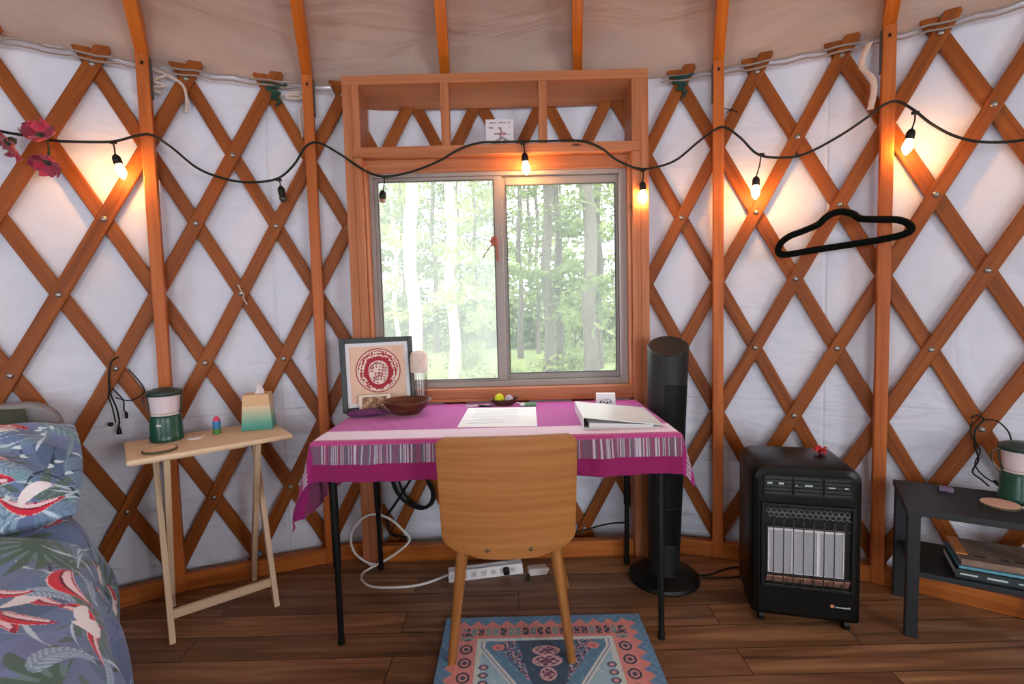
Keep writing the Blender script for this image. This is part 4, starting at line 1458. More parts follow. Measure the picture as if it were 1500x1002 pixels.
def floral(A, B, seed, n_beak=16, fixed=(), dens=1, first=True):
    """printed jungle pattern: palm fans, pale leaves, red beaks and loose strokes"""
    rng = random.Random(seed)
    a0, a1, b0, b1 = A.min(), A.max(), B.min(), B.max()
    C = np.zeros(A.shape+(3,))
    blob = np.sin(A*14+seed)*np.cos(B*11-seed)+.6*np.sin(A*27+B*19+seed)
    C[:] = lin(92, 112, 146)
    C[blob > .45] = lin(104, 118, 160)
    C[blob < -.75] = lin(74, 96, 126)
    def pos():
        return rng.uniform(a0, a1), rng.uniform(b0, b1)
    def local(p, th):
        x, y = A-p[0], B-p[1]
        return x*cos(th)+y*sin(th), -x*sin(th)+y*cos(th)
    def fan(p, th, R, c1, c2):
        x, y = local(p, th)
        r, an = np.hypot(x, y), np.arctan2(y, x)
        fr = np.cos(an*15+2*np.sin(r*18))
        lim = R*(.72+.28*fr)
        m_ = (np.abs(an) < 2.3) & (r < lim)
        C[m_] = c1
        C[m_ & (fr < -.35) & (r > R*.25)] = c2
    def leaf(p, th, L, W, c1, c2, vein=True):
        x, y = local(p, th)
        y = y-.35*x*x/L
        w = W*np.sqrt(np.clip(1-(x/L)**2, 0, 1))*(1-.35*x/L)
        m_ = (np.abs(x) < L) & (np.abs(y) < w)
        C[m_] = c1
        if vein:
            C[m_ & (np.sin((x-np.abs(y)*.9)*240/(L*8)*1.2) > .55)] = c2
            C[m_ & (np.abs(y) < W*.06)] = c2
    def beak(p, th, L, W):
        x, y = local(p, th)
        y = y+.55*x*x/L-.1*L
        w = W*np.clip(1-(x/L)**2, 0, 1)**.7
        m_ = (np.abs(x) < L) & (np.abs(y) < w)
        C[m_] = lin(150, 34, 66)
        C[m_ & (y > w*.15)] = lin(186, 44, 62)
        C[m_ & (y < -w*.1) & (y > -w*.75) & (np.abs(x) < L*.8)] = lin(222, 186, 192)
        C[m_ & (np.abs(y) < w*.10)] = lin(92, 20, 40)
        C[m_ & (np.abs(y) > w*.9)] = lin(214, 176, 176)
    def stroke(p, th, L, W, amp, k, c):
        x, y = local(p, th)
        y = y-amp*np.sin(x*k+seed)
        w = W*np.sqrt(np.clip(1-(x/L)**2, 0, 1))*(.6+.4*np.sin(x*k*2.3))
        C[(np.abs(x) < L) & (np.abs(y) < w)] = c
    for k in range(int(15*dens)):
        fan(pos(), rng.uniform(0, 6.28), rng.uniform(.10, .20), lin(78, 100, 96), lin(92, 116, 124))
    for k in range(int(46*dens)):
        leaf(pos(), rng.uniform(0, 6.28), rng.uniform(.05, .12), rng.uniform(.015, .035), [lin(128, 154, 172), lin(102, 128, 152), lin(112, 150, 156), lin(98, 104, 150)][k % 4], lin(92, 116, 140))
    for k in range(int(90*dens)):
        stroke(pos(), rng.uniform(0, 6.28), rng.uniform(.05, .14), rng.uniform(.0025, .0065), rng.uniform(.006, .02), rng.uniform(16, 40), [lin(162, 182, 192), lin(176, 192, 204), lin(108, 140, 152), lin(44, 60, 78)][k % 4])
    def draw_fixed():
        for (kind, p, th, s) in fixed:
            if kind == 'fan':
                fan(p, th, s, lin(70, 96, 86), lin(96, 124, 126))
            elif kind == 'leaf':
                leaf(p, th, s, s*.34, lin(146, 168, 188), lin(104, 128, 156))
            elif kind == 'beak':
                beak(p, th, s, s*.36)
    if first:
        draw_fixed()
    for k in range(n_beak):
        p, th = pos(), rng.uniform(0, 6.28)
        beak(p, th, rng.uniform(.05, .095), rng.uniform(.017, .032))
        q = (p[0]+rng.uniform(-.05, .05), p[1]+rng.uniform(-.05, .05))
        leaf(q, th+1, .045, .02, lin(226, 208, 216), lin(190, 150, 170), False)
    for k in range(40):
        leaf(pos(), rng.uniform(0, 6.28), .012, .006, lin(186, 204, 212), lin(150, 60, 80), False)
    if not first:
        draw_fixed()
    return np.concatenate([np.clip(C*1.55, 0, 1), np.ones(A.shape+(1,))], -1)

def duvet():
    prof = [(-1.06, .08), (-1.06, .28), (-1.05, .42), (-1.01, .53), (-.93, .575), (-.72, .590), (-.50, .594), (-.30, .586), (-.14, .572), (-.05, .552), (.008, .518), (.040, .46), (.060, .39), (.074, .29), (.078, .18), (.072, .07)]
    P2 = [Vector((x, 0, z)) for x, z in prof]
    sm = smooth_path(P2, 16)
    arcs, acc = [0], 0
    for i in range(1, len(sm)):
        acc += (sm[i]-sm[i-1]).length
        arcs.append(acc)
    nA, nS = 450, 480
    aq = np.concatenate([np.linspace(0, acc-1.05, 110), np.linspace(acc-1.05, acc, nA)[1:]])
    nA = len(aq)
    lat = np.interp(aq, arcs, [p.x for p in sm])
    zz = np.interp(aq, arcs, [p.z for p in sm])
    s = np.concatenate([np.linspace(.30, 1.45, nS), np.linspace(1.45, 2.0, 80)[1:]])
    nS = len(s)
    LA, S = np.meshgrid(lat, s, indexing='ij')
    ZZ = np.repeat(zz[:, None], nS, 1)
    AQ = np.repeat(aq[:, None], nS, 1)
    side = np.clip((.53-ZZ)/.2, 0, 1)
    puff = .010*np.sin(AQ*9+S*5)*np.cos(S*8-AQ*3)+.006*np.sin(AQ*21-S*13)+.004*np.sin(S*33+AQ*17)
    fold = np.exp(-((S-.52+.1*(LA+.3))/.035)**2)*(-.018)+.02*np.exp(-((S-.62+.1*(LA+.3))/.06)**2)
    Z = ZZ+(puff+fold)*(1-side)
    ripple = side*(.020*np.sin(S*19+.6)+.010*np.sin(S*43))*np.clip((.55-ZZ)/.4, 0, 1)
    L = LA+np.where(LA > -.5, 1, -1)*(ripple+puff*.8*side)
    # foot end falls over the edge
    end = np.clip((S-1.93)/.07, 0, 1)
    Z = np.where(ZZ > .5, Z-.05*end, Z)
    k0 = int(np.argmax(lat > -.9))
    k1 = int(np.argmax(lat))
    def at(la, ss):
        return (float(np.interp(la, lat[k0:k1], aq[k0:k1])), ss)
    fixed = [('fan', at(-.06, .64), 2.9, .15), ('fan', at(-.02, 1.32), 2.6, .17), ('leaf', at(-.02, 1.19), -.7, .075), ('leaf', at(-.03, .92), .6, .06),
             ('leaf', at(.03, .80), 1.2, .07), ('leaf', at(.05, 1.15), 1.5, .06), ('beak', at(-.08, 1.04), .6, .055), ('beak', at(-.01, .87), 1.25, .085),
             ('beak', at(-.11, .90), .5, .045), ('beak', at(.062, 1.25), 1.5, .05), ('beak', at(.05, .70), 1.4, .035)]
    m = MB().grid(np.stack([L, -S, Z], -1))
    m.col = floral(AQ, S, 4, 62, fixed, 2.6, False)
    o = m.build('duvet', 'duvet', None, sharp=3)
    o.location = BO
    o.rotation_euler = (0, 0, BA)
    return tag(o, 'blue jungle print duvet with red beaks and palm leaves on the bed', 'duvet')
duvet()
def pillow(name, label, mat, centre, half, thick, tilt, yaw, pattern=None):
    nu, nv = 330, 220
    u = np.linspace(-1, 1, nu)
    v = np.linspace(-1, 1, nv)
    Uu, Vv = np.meshgrid(u, v, indexing='ij')
    def side(sgn):
        edge = np.clip((1-np.abs(Uu)**3.2)*(1-np.abs(Vv)**3.2), 0, 1)**.55
        x = Uu*half[0]*(1-.05*np.abs(Vv)**2)
        y = Vv*half[1]*(1-.07*np.abs(Uu)**2)
        z = sgn*thick*edge*(1+.10*np.sin(Uu*7+Vv*4)*np.cos(Vv*6))
        z = z+.006*np.sin(Uu*17+Vv*9)*edge
        return np.stack([x, y, z], -1)
    m = MB().grid(side(1))
    m2 = side(-1)[::-1]
    m.grid(m2)
    R = rotm('Z', yaw) @ rotm('X', tilt)
    m.v = [R @ p for p in m.v]
    if pattern:
        A = Uu*half[0]
        B = Vv*half[1]
        c1 = floral(A, B, pattern, 6, [('beak', (.16, -.10), .25, .075), ('beak', (-.03, .0), .1, .07), ('beak', (.20, -.01), 2.2, .03)])
        m.col = np.concatenate([c1.reshape(-1, 4), c1[::-1].reshape(-1, 4)])
    o = m.build(name, mat, None, sharp=3)
    o.location = bed_w(*centre)
    o.rotation_euler = (0, 0, BA)
    return tag(o, label, 'pillow')
pillow('pillow', 'dark green pillow tucked behind the patterned pillow on the bed', 'green_fabric', (-.42, .105, .70), (.34, .19), .055, 1.05, .0)
pillow('patterned_pillow', 'jungle print pillow propped against the grey headboard', 'duvet', (-.345, .275, .69), (.385, .245), .085, .45, -.03, 9)

# ================================================================== THINGS ON THE DESK
# framed lino print leaning back
FA = .42
t = thing('framed_print', 'black framed print of a red round emblem leaning at the desk corner', 'picture', (-.566, 2.135, TOP), FA)
LEAN = rotm('X', -.13)
def lean_mb(mb, z=0):
    mb.v = [LEAN @ p for p in mb.v]
    return mb
fr = ring(-.152, .152, 0, .31, .021, -.012, .012, None, None, None, .021)
lean_mb(fr).build('frame', 'frame_black', t, .002)
fr = ring(-.132, .132, .020, .290, .016, -.004, .002)
lean_mb(fr).build('mount', 'mat_white', t)
def print_art():
    n = 220
    x = np.linspace(-.118, .118, n)
    z = np.linspace(.034, .276, n)
    X, Zz = np.meshgrid(x, z, indexing='ij')
    C = np.zeros(X.shape+(3,))
    C[:] = lin(228, 194, 170)
    C += (.02*np.sin(X*60)*np.cos(Zz*50))[..., None]
    u, v = (X-.002)*.87, (Zz-.170)*.87
    r, th = np.hypot(u, v), np.arctan2(v, u)
    red, cream = lin(166, 44, 58), lin(234, 216, 200)
    R0 = .082
    nz = np.sin(u*310+2*np.sin(v*210))*np.sin(v*330+2*np.cos(u*190))
    disc = r < R0
    C[disc] = cream
    C[disc & (r > R0-.004)] = red
    mid = (r > .046) & (r < R0-.008)
    arcsw = np.sin(r*520+1.2*np.sin(th*5))
    C[mid & ((arcsw > .1) | (nz > .35))] = red
    C[mid & (nz < -.55)] = cream
    drop = .040+.008*np.cos(th+pi/2)**3-.004*np.cos(2*th)
    C[(r < drop+.014) & (r >= drop)] = red
    C[r < drop] = cream
    C[(r < drop-.003) & (nz > .12)] = lin(150, 60, 84)
    col = np.concatenate([np.clip(C, 0, 1), np.ones(X.shape+(1,))], -1)
    V = np.stack([X, np.zeros_like(X)+.002, Zz], -1)
    m = MB().grid(V)
    m.col = col
    return lean_mb(m)
print_art().build('print', 'print', t)
lean_mb(MB().box((0, .009, .155), (.28, .004, .28))).build('back_board', 'cork', t)

def raster_card(w, h, fn, n=90):
    x, z = np.linspace(-w/2, w/2, n), np.linspace(0, h, n)
    X, Zz = np.meshgrid(x, z, indexing='ij')
    C = fn(X, Zz)
    m = MB().grid(np.stack([X, np.zeros_like(X), Zz], -1))
    m.col = np.concatenate([np.clip(C, 0, 1), np.ones(X.shape+(1,))], -1)
    return m
def postcard_fn(X, Z_):
    C = np.zeros(X.shape+(3,))
    C[:] = lin(228, 218, 200)
    k = (np.abs(X+.002) < .050) & (Z_ > .012) & (Z_ < .066)
    n_ = np.sin(X*420+np.sin(Z_*300)*2)*np.sin(Z_*380+np.cos(X*260)*2)
    C[k] = lin(176, 140, 112)
    C[k & (n_ > .1)] = lin(104, 62, 52)
    C[k & (n_ < -.5)] = lin(222, 186, 150)
    return C
t = thing('postcard', 'small brown patterned postcard propped against the framed print', 'card', (-.575, 2.088, TOP), .30)
m = raster_card(.128, .074, postcard_fn)
m.v = [rotm('X', -.16) @ p for p in m.v]
m.build('picture_side', 'print', t)
m = MB().box((0, .0012, .037), (.128, .002, .074))
m.v = [rotm('X', -.16) @ p for p in m.v]
m.build('card', 'paper', t)

# purple soft case
m = MB()
rows = []
for i in range(31):
    f = i/30
    a = pi*f
    hw = .034*(sin(a)**.55 if 0 < f < 1 else 0)+.001
    hh = .015*(sin(a)**.5 if 0 < f < 1 else 0)+.0006
    x = -.082+.164*f
    rows.append([(x, hw*cos(2*pi*k/20)+.012*sin(pi*f), max(0.0, .015+hh*sin(2*pi*k/20)*(1+.1*sin(x*90)))) for k in range(20)])
m.grid(rows, closed=True)
o = m.build('soft_case', 'purple_cloth', None, sharp=3)
o.location = (-.585, 2.005, TOP)
o.rotation_euler = (0, 0, .2)
tag(o, 'flat purple fabric case lying in front of the framed print', 'case')

t = thing('wooden_bowl', 'dark brown wooden bowl in front of the framed print', 'bowl', (-.437, 2.06, TOP))
MB().lathe([(.050, 0), (.054, .004), (.080, .026), (.099, .052), (.1005, .055), (.097, .055), (.075, .029), (.048, .011), (.001, .008)], 56).build('body', 'walnut', t)
o = MB().lathe([(.001, 0), (.016, .002), (.020, .010), (.014, .018), (.001, .020)], 24).build('nut', 'darkwood', None)
o.location = (-.43, 2.055, TOP+.0085)
tag(o, 'small dark round lump resting inside the wooden bowl', 'nut')

t = thing('acrylic_tumbler', 'clear plastic tumbler half hidden behind the framed print', 'tumbler', (-.405, 2.186, TOP))
MB().lathe([(.029, 0), (.030, .002), (.036, .155), (.0345, .155), (.0285, .004), (.001, .004)], 40).build('cup', 'acrylic', t)
MB().lathe([(.0365, .152), (.038, .158), (.0385, .215), (.034, .236), (.018, .246), (.001, .247)], 40).build('lid', 'canvas_tan', t)

# papers
t = thing('paper_sheets', 'white printed sheets lying in the middle of the desk', 'paper', (-.055, 1.945, TOP), -.03)
MB().box((0, 0, .0011), (.285, .345, .0016)).build('sheet', 'paper', t)
m = MB()
for k in range(13):
    w = .17+.05*sin(k*2.1)
    m.box((-.02+.02*sin(k), .135-k*.021, .0020), (w, .0035, .0003))
m.build('printed_lines', 'ink_pale', t)
# boat shaped dish
DC = (-.040, 2.176, TOP)
t = thing('boat_dish', 'small dark wooden boat shaped dish in the middle of the desk', 'dish', DC, .05)
rows = []
for (k, z) in ((.05, .001), (.55, .0), (.78, .010), (1.0, .026), (.94, .026), (.70, .012), (.4, .006), (.02, .005)):
    row = []
    for j in range(40):
        a = 2*pi*j/40
        x = .062*k*cos(a)
        y = .030*k*sin(a)*(1-.25*abs(cos(a))**3)
        zz = z+(.012*(abs(cos(a))**3) if z > .02 else 0)*(1.2 if cos(a) > 0 else .2)
        row.append((x, y, zz))
    rows.append(row)
MB().grid(rows, closed=True).build('body', 'darkwood', t)
o = MB().lathe([(.001, -.021), (.012, -.017), (.0205, -.005), (.021, .002), (.016, .014), (.008, .020), (.001, .0215)], 28).build('felt_ball', 'yellow', None)
o.location = (-.061, 2.176, TOP+.030)
tag(o, 'bright yellow green felt ball in the boat shaped dish', 'ball')
o = MB().lathe([(.001, -.013), (.014, -.009), (.0195, .0), (.015, .012), (.007, .019), (.001, .021)], 26).build('pebble', 'stone', None)
o.location = (-.019, 2.177, TOP+.024)
o.scale = (1, .85, 1)
tag(o, 'pale grey pebble next to the yellow ball in the dish', 'stone')
def pen(loc, rz, ln, label, bodym, tipm):
    t = thing('pen', label, 'pen', loc, rz, 'pens on the desk')
    MB().tube([(-ln/2, 0, .0045), (ln*.32, 0, .0045)], .0045, 12).build('barrel', bodym, t)
    MB().tube([(ln*.32, 0, .0045), (ln*.42, 0, .0045), (ln/2, 0, .0042)], [.0045, .0035, .001], 12).build('tip', tipm, t)
    MB().box((-ln*.33, 0, .0098), (.035, .002, .0014)).build('clip', tipm, t)
pen((-.142, 2.158, TOP), .05, .125, 'silvery white pen lying left of the boat dish', 'white_plastic', 'steel_wire')
pen((-.118, 2.135, TOP+.0021), -.06, .06, 'short dark pen lying at the back edge of the sheets', 'dark_grey', 'steel_wire')
t = thing('glue_stick', 'green labelled stick lying right of the boat dish', 'glue stick', (.062, 2.135, TOP), -.02)
MB().tube([(-.015, 0, .0085), (.035, 0, .0085)], .0085, 18).build('tube', 'green_label', t)
MB().tube([(-.033, 0, .0085), (-.0152, 0, .0085)], .0078, 18).build('cap', 'white_plastic', t)
t = thing('paper_strip', 'narrow white strip leaning out of the boat dish towards the green stick', 'paper', (.030, 2.165, TOP), -.5)
MB().bar((-.018, 0, .012), (.022, 0, .0015), .008, .001).build('strip', 'paper', t)
# small box with a drawing
t = thing('card_box', 'small white box with a blue line drawing behind the binder', 'box', (.388, 2.115, TOP), -.12)
frustum(.080, .034, .078, .030, .052).build('box', 'paper', t, .002)
m = MB()
m.tube([(-.026, -.0172, .012), (-.022, -.0170, .022), (-.012, -.0166, .027), (.0, -.0164, .026), (.012, -.0166, .030), (.024, -.0170, .022), (.027, -.0173, .012)], .0011, 5)
for x in (-.020, -.008, .006, .018):
    m.box((x, -.0172, .017), (.006, .0012, .007))
m.box((.004, -.0178, .010), (.014, .0012, .004))
m.build('line_drawing', 'ink', t)
# ring binder, wedge shaped
t = thing('ring_binder', 'white ring binder lying closed on the right of the desk', 'binder', (.372, 1.862, TOP), -.03)
BW, BD, H0, H1 = .262, .300, .040, .010
MB().box((0, 0, .0013), (BW, BD, .0026)).build('back_cover', 'binder', t, .001)
MB().prism([(-BW/2, H0-.003), (BW/2+.012, H1-.003), (BW/2+.012, H1), (-BW/2, H0)], BD, None, (0, -BD/2, 0)).build('front_cover', 'binder', t, .001)
MB().box((-BW/2+.0012, 0, H0/2), (.0026, BD, H0-.003)).build('spine', 'binder', t, .001)
MB().prism([(-BW/2+.022, .0028), (BW/2-.02, .0028), (BW/2-.02, .0085), (-BW/2+.022, .018)], BD-.02, None, (0, -BD/2+.008, 0)).build('pages', 'pages', t)
m = MB()
for y in (-.10, 0, .10):
    m.tube([(-BW/2+.014+.012*cos(a), y, .016+.013*sin(a)) for a in [k*2*pi/14 for k in range(14)]], .0016, 6, closed=True)
m.box((-BW/2+.014, 0, .004), (.018, BD-.03, .003))
m.build('ring_mechanism', 'gasket', t)

# ================================================================== STRING LIGHTS
CORD = [(-2.21, 1.37, 1.80), (-2.04, 1.575, 1.85), (-1.90, 1.695, 1.845), (-1.807, 1.767, 1.827), (-1.755, 1.805, 1.811), (-1.69, 1.849, 1.806), (-1.637, 1.884, 1.801), (-1.555, 1.935, 1.811), (-1.488, 1.974, 1.824), (-1.427, 2.007, 1.854), (-1.384, 2.029, 1.863), (-1.33, 2.056, 1.825), (-1.25, 2.093, 1.749), (-1.163, 2.13, 1.715), (-1.082, 2.162, 1.707), (-.982, 2.197, 1.727), (-.916, 2.219, 1.788), (-.862, 2.233, 1.872), (-.811, 2.244, 1.887), (-.726, 2.240, 1.839), (-.614, 2.236, 1.762), (-.532, 2.236, 1.736), (-.423, 2.236, 1.751), (-.304, 2.236, 1.791), (-.199, 2.236, 1.846), (-.111, 2.241, 1.870), (-.023, 2.243, 1.871), (.074, 2.243, 1.871), (.168, 2.243, 1.870), (.315, 2.238, 1.866), (.403, 2.236, 1.834), (.476, 2.236, 1.778), (.584, 2.236, 1.74), (.717, 2.238, 1.769), (.812, 2.226, 1.839), (.882, 2.204, 1.887), (.922, 2.19, 1.89), (.977, 2.171, 1.84), (1.038, 2.148, 1.765), (1.119, 2.114, 1.739), (1.197, 2.08, 1.743), (1.301, 2.03, 1.794), (1.378, 1.989, 1.847), (1.425, 1.963, 1.884), (1.461, 1.942, 1.885), (1.503, 1.917, 1.842), (1.546, 1.89, 1.783), (1.602, 1.853, 1.726), (1.663, 1.812, 1.692), (1.746, 1.752, 1.677), (1.86, 1.66, 1.69)]
sl = thing('string_light', 'dark green string of lights swagged across the whole wall, five bulbs lit', 'string light', CORD[27])
MB().tube(smooth_path(CORD, 5), .0048, 10).build('cord', 'cord_black', sl, world=True)
DROPS = [((-1.493, 1.971, 1.823), (-1.489, 1.973, 1.772), (-1.474, 1.981, 1.703), 1), ((-.975, 2.2, 1.728), (-.969, 2.202, 1.695), (-.961, 2.204, 1.640), 0),
         ((-.532, 2.234, 1.736), (-.541, 2.232, 1.673), (-.546, 2.232, 1.622), 2), ((.068, 2.238, 1.866), (.074, 2.226, 1.815), (.080, 2.226, 1.742), 1),
         ((.584, 2.234, 1.74), (.581, 2.232, 1.682), (.585, 2.232, 1.608), 1), ((1.05, 2.143, 1.766), (1.032, 2.148, 1.672), (1.030, 2.148, 1.605), 1),
         ((1.505, 1.916, 1.838), (1.497, 1.921, 1.775), (1.486, 1.927, 1.708), 1)]
for top, so, end, lit in DROPS:
    top, so, end = Vector(top), Vector(so), Vector(end)
    ax = (end-so).normalized()
    q = ax.to_track_quat('Z', 'Y').to_matrix()
    m = MB().tube([top, top.lerp(so, .5)+Vector((.003, -.002, 0)), so], .0028, 8)
    m.lathe([(.004, -.004), (.011, .002), (.0145, .010), (.0150, .030), (.0135, .034)], 20, so, q)
    m.box(top+Vector((0, 0, -.004)), (.022, .012, .010))
    s_ = m.build('socket', 'black_plastic', sl, world=True)
    if lit == 2:
        pr, mt_ = [(.011, .032), (.013, .040), (.012, .046), (.004, .050), (.001, .051)], 'bulb_off'
    elif lit == 0:
        pr, mt_ = [(.011, .032), (.015, .044), (.0155, .052), (.011, .062), (.001, .066)], 'bulb_black'
    else:
        pr, mt_ = [(.009, .032), (.011, .040), (.0155, .054), (.0165, .063), (.014, .074), (.008, .083), (.003, .090), (.001, .091)], 'bulb'
    MB().lathe(pr, 24, so, q).build('bulb', mt_, s_, world=False, loc=(0, 0, 0)).location = Vector((0, 0, 0))-sl.location
# silk poppies clipped on the cord
def poppy(loc, facing, label, s=1.0, np_=5, openness=.7, mat='felt_red', seed=0):
    t = thing('silk_poppy', label, 'flower', loc, 0, 'silk poppies on the light string')
    q = Vector(facing).normalized().to_track_quat('Z', 'Y').to_matrix()
    rng = random.Random(seed)
    for k in range(np_):
        a = 2*pi*k/np_+rng.uniform(-.2, .2)
        g_ = []
        for i in range(9):
            v = i/8
            row = []
            for j in range(9):
                w = 2*j/8-1
                half = .030*s*sin(pi*min(1, .12+v*.78))**.8
                x = (.050*s*v)*openness+.004
                z = .040*s*v*(1.15-openness)+.006*s*sin(w*5+k)*v+.010*s*w*w*v
                p = Vector((x, half*w, z))
                row.append(q @ (rotm('Z', a) @ p))
            g_.append(row)
        MB().grid(g_).build('petal', mat if k % 2 else 'felt_dark', t, solid=.0012)
    MB().lathe([(.001, -.02*s), (.010*s, -.012*s), (.012*s, 0), (.007*s, .008*s), (.001, .010*s)], 14, rot=q).build('calyx', 'stem_green', t)
poppy((-1.722, 1.80, 1.772), (-.5, -.6, -.55), 'red silk poppy at the left edge, drooping on the light string', 1.25, 4, .95, seed=1)
poppy((-1.650, 1.842, 1.806), (.35, -.75, .45), 'large red silk poppy on top of the light string', 1.15, 4, .75, seed=2)
poppy((-1.637, 1.848, 1.715), (.1, -.6, -.75), 'red silk poppy hanging below the light string', 1.1, 5, .75, seed=4)
MB().tube(smooth_path([(-1.645, 1.862, 1.802), (-1.640, 1.862, 1.76), (-1.637, 1.853, 1.722)], 5), .003, 6).build('poppy_stem', 'stem_green', world=True, loc=(-1.64, 1.86, 1.76))
tag(bpy.data.objects['poppy_stem'], 'short green wire stem between two red poppies', 'stem')

# ================================================================== THINGS ON THE WALL
# small illustrated card standing in the transom box
def bird_fn(X, Z_):
    C = np.zeros(X.shape+(3,))
    C[:] = lin(226, 222, 226)
    rng = np.random.default_rng(8)
    n_ = rng.random(X.shape)
    def put(m_, c):
        C[m_] = c
    ink = lin(92, 74, 78)
    t_ = (np.abs(Z_-.107) < .0035) & (np.abs(X) < .046) & ((np.floor((X+.046)/.0058) % 7) < 6) & (n_ > .3) & (np.abs(((X+.046)/.0058) % 1-.5) < .36)
    put(t_, ink)
    put((np.abs(Z_-.085) < .004) & (np.abs(X+.037) < .010) & (n_ > .35), ink)
    put((np.abs(Z_-.086) < .003) & (np.abs(X-.042) < .0025) & (n_ > .4), ink)
    put((np.abs(Z_-.055) < .0025) & (np.abs(X-.041) < .007) & (n_ > .5), ink)
    body = ((X-.012)/.020)**2+((Z_-.058)/.007)**2 < 1
    put(body & (n_ > .2), lin(170, 92, 104))
    put((np.abs(Z_-.058) < .004) & (X < -.002) & (X > -.026) & (n_ > .25), ink)
    put((np.abs(X-.006+(Z_-.072)*.3) < .004) & (Z_ > .062) & (Z_ < .088) & (n_ > .2), lin(130, 84, 92))
    put((np.abs(Z_-.084) < .003) & (np.abs(X-.0) < .008) & (n_ > .2), ink)
    branch = np.abs(Z_-(.034+.55*(X)-.2*np.maximum(0, X-.012)*6)) < .007
    put(branch & (X > -.040) & (X < .032) & (n_ > .3), lin(104, 84, 76))
    put((np.abs(X-.002) < .0035) & (Z_ > .034) & (Z_ < .052) & (n_ > .2), ink)
    put((np.abs(Z_-.024) < .006) & (np.abs(X-.030) < .014) & (n_ > .4), ink)
    put((np.abs(Z_-.014) < .003) & ((np.abs(X+.014) < .016) | (np.abs(X-.024) < .012)) & (n_ > .35), lin(84, 84, 108))
    return C
t = thing('illustrated_card', 'small white card with a pink bird drawing in the box above the window', 'card', (-.031, 2.295, 1.866), 0)
m = raster_card(.122, .122, bird_fn, 130)
m.v = [rotm('X', -.05) @ p for p in m.v]
m.build('picture_side', 'print', t)
m = MB().box((0, .0022, .061), (.122, .004, .122))
m.v = [rotm('X', -.05) @ p for p in m.v]
m.build('card', 'paper', t)
# black velvet hanger
HP = [(1.112, 2.12, 1.362), (1.122, 2.117, 1.395), (1.150, 2.104, 1.420), (1.191, 2.086, 1.436), (1.24, 2.063, 1.458), (1.265, 2.051, 1.484), (1.29, 2.038, 1.499), (1.318, 2.024, 1.500), (1.346, 2.009, 1.487), (1.366, 1.999, 1.468), (1.414, 1.972, 1.459), (1.463, 1.944, 1.452), (1.492, 1.927, 1.437), (1.505, 1.920, 1.413), (1.487, 1.93, 1.395), (1.425, 1.966, 1.381), (1.328, 2.019, 1.369), (1.224, 2.07, 1.357), (1.136, 2.111, 1.346)]
t = thing('clothes_hanger', 'black velvet clothes hanger hung on the lattice above the heater', 'hanger', HP[7])
MB().tube(smooth_path(HP, 5, True), .0132, 12, closed=True).build('frame', 'velvet', t, world=True)
MB().tube(smooth_path([HP[7], (1.325, 2.038, 1.522), (1.330, 2.060, 1.530), (1.331, 2.066, 1.515)], 5), .002, 6).build('hook', 'black_metal', t, world=True)
# ties, straps and bits of rope
def tie(name, pts, r, mat, label, cat, loops=()):
    t = MB().tube(smooth_path(pts, 6), r, 7)
    for lp_ in loops:
        t.tube(smooth_path(lp_, 6), r, 7)
    return tag(t.build(name, mat, world=True, loc=tuple(pts[0])), label, cat)
def cp(a, z, r=3.036):
    return tuple(cyl(a, r, z))
def ang(x, y):
    return math.atan2(x-CX, y-CY)
for a0, z0, lab in ((ang(-1.008, 2.26), 2.13, 'dark green cord tied round the lattice tip left of the desk'), (ang(.766, 2.308), 2.14, 'dark green cord tied round the lattice tip right of the window')):
    pts = [cp(a0-.014, z0+.02), cp(a0+.012, z0+.012), cp(a0-.008, z0-.002), cp(a0+.010, z0-.018), cp(a0-.002, z0-.035), cp(a0+.010, z0-.05), cp(a0+.004, z0-.072)]
    tie('cord_tie', pts, .006, 'green_tie', lab, 'tie', [[cp(a0+.02, z0+.022), cp(a0-.002, z0+.0), cp(a0+.004, z0-.03), cp(a0+.008, z0-.055)]])
a0 = ang(-1.395, 2.10)
tie('rope_tie', [cp(a0-.006, 2.145), cp(a0+.010, 2.13), cp(a0-.004, 2.10), cp(a0+.008, 2.085), cp(a0-.008, 2.07), cp(a0+.004, 2.055)], .006, 'rope', 'knotted white rope hanging right of the leftmost post top', 'rope', [[cp(a0+.012, 2.13), cp(a0+.028, 2.10), cp(a0+.032, 2.05), cp(a0+.031, 1.99)]])
a0 = ang(-.918, 2.288)
tie('rope_tie', [cp(a0+.020, 2.125), cp(a0-.004, 2.12), cp(a0-.014, 2.10), cp(a0-.002, 2.095), cp(a0+.022, 2.118)], .005, 'rope', 'looped white rope knotted left of the second post top', 'rope', [[cp(a0+.018, 2.10), cp(a0-.006, 2.095), cp(a0-.010, 2.108), cp(a0+.02, 2.112)], [cp(a0+.018, 2.09), cp(a0+.006, 2.06), cp(a0+.004, 2.0), cp(a0+.006, 1.93)]])
a0 = ang(1.395, 2.0)
t = MB()
sp = smooth_path([cp(a0-.001, 2.135, 2.99), cp(a0-.007, 2.09, 2.975), cp(a0-.009, 2.045, 2.985), cp(a0+.001, 2.0, 2.975), cp(a0+.004, 1.95, 2.975), cp(a0+.0, 1.875, 2.965)], 6)
for i in range(len(sp)-1):
    pass
t.grid([[p+Vector((sgn*.011*cos(a0), -sgn*.011*sin(a0), 0)) for sgn in (-1, 1)] for p in sp], smooth=True)
o = t.build('fabric_strap', 'strap', world=True, loc=tuple(sp[0]), solid=.003)
tag(o, 'cream fabric strap hanging down beside the right hand post', 'strap')
a0 = ang(-1.162, 2.203)
tie('twist_tie', [cp(a0-.004, 1.285, 3.03), cp(a0+.0, 1.255, 3.022), cp(a0+.0025, 1.245, 3.022), cp(a0+.002, 1.225, 3.024), cp(a0+.006, 1.20, 3.03)], .003, 'rope', 'white twist tie round a lattice crossing above the tray table', 'tie')
a0 = ang(.95, 2.221)
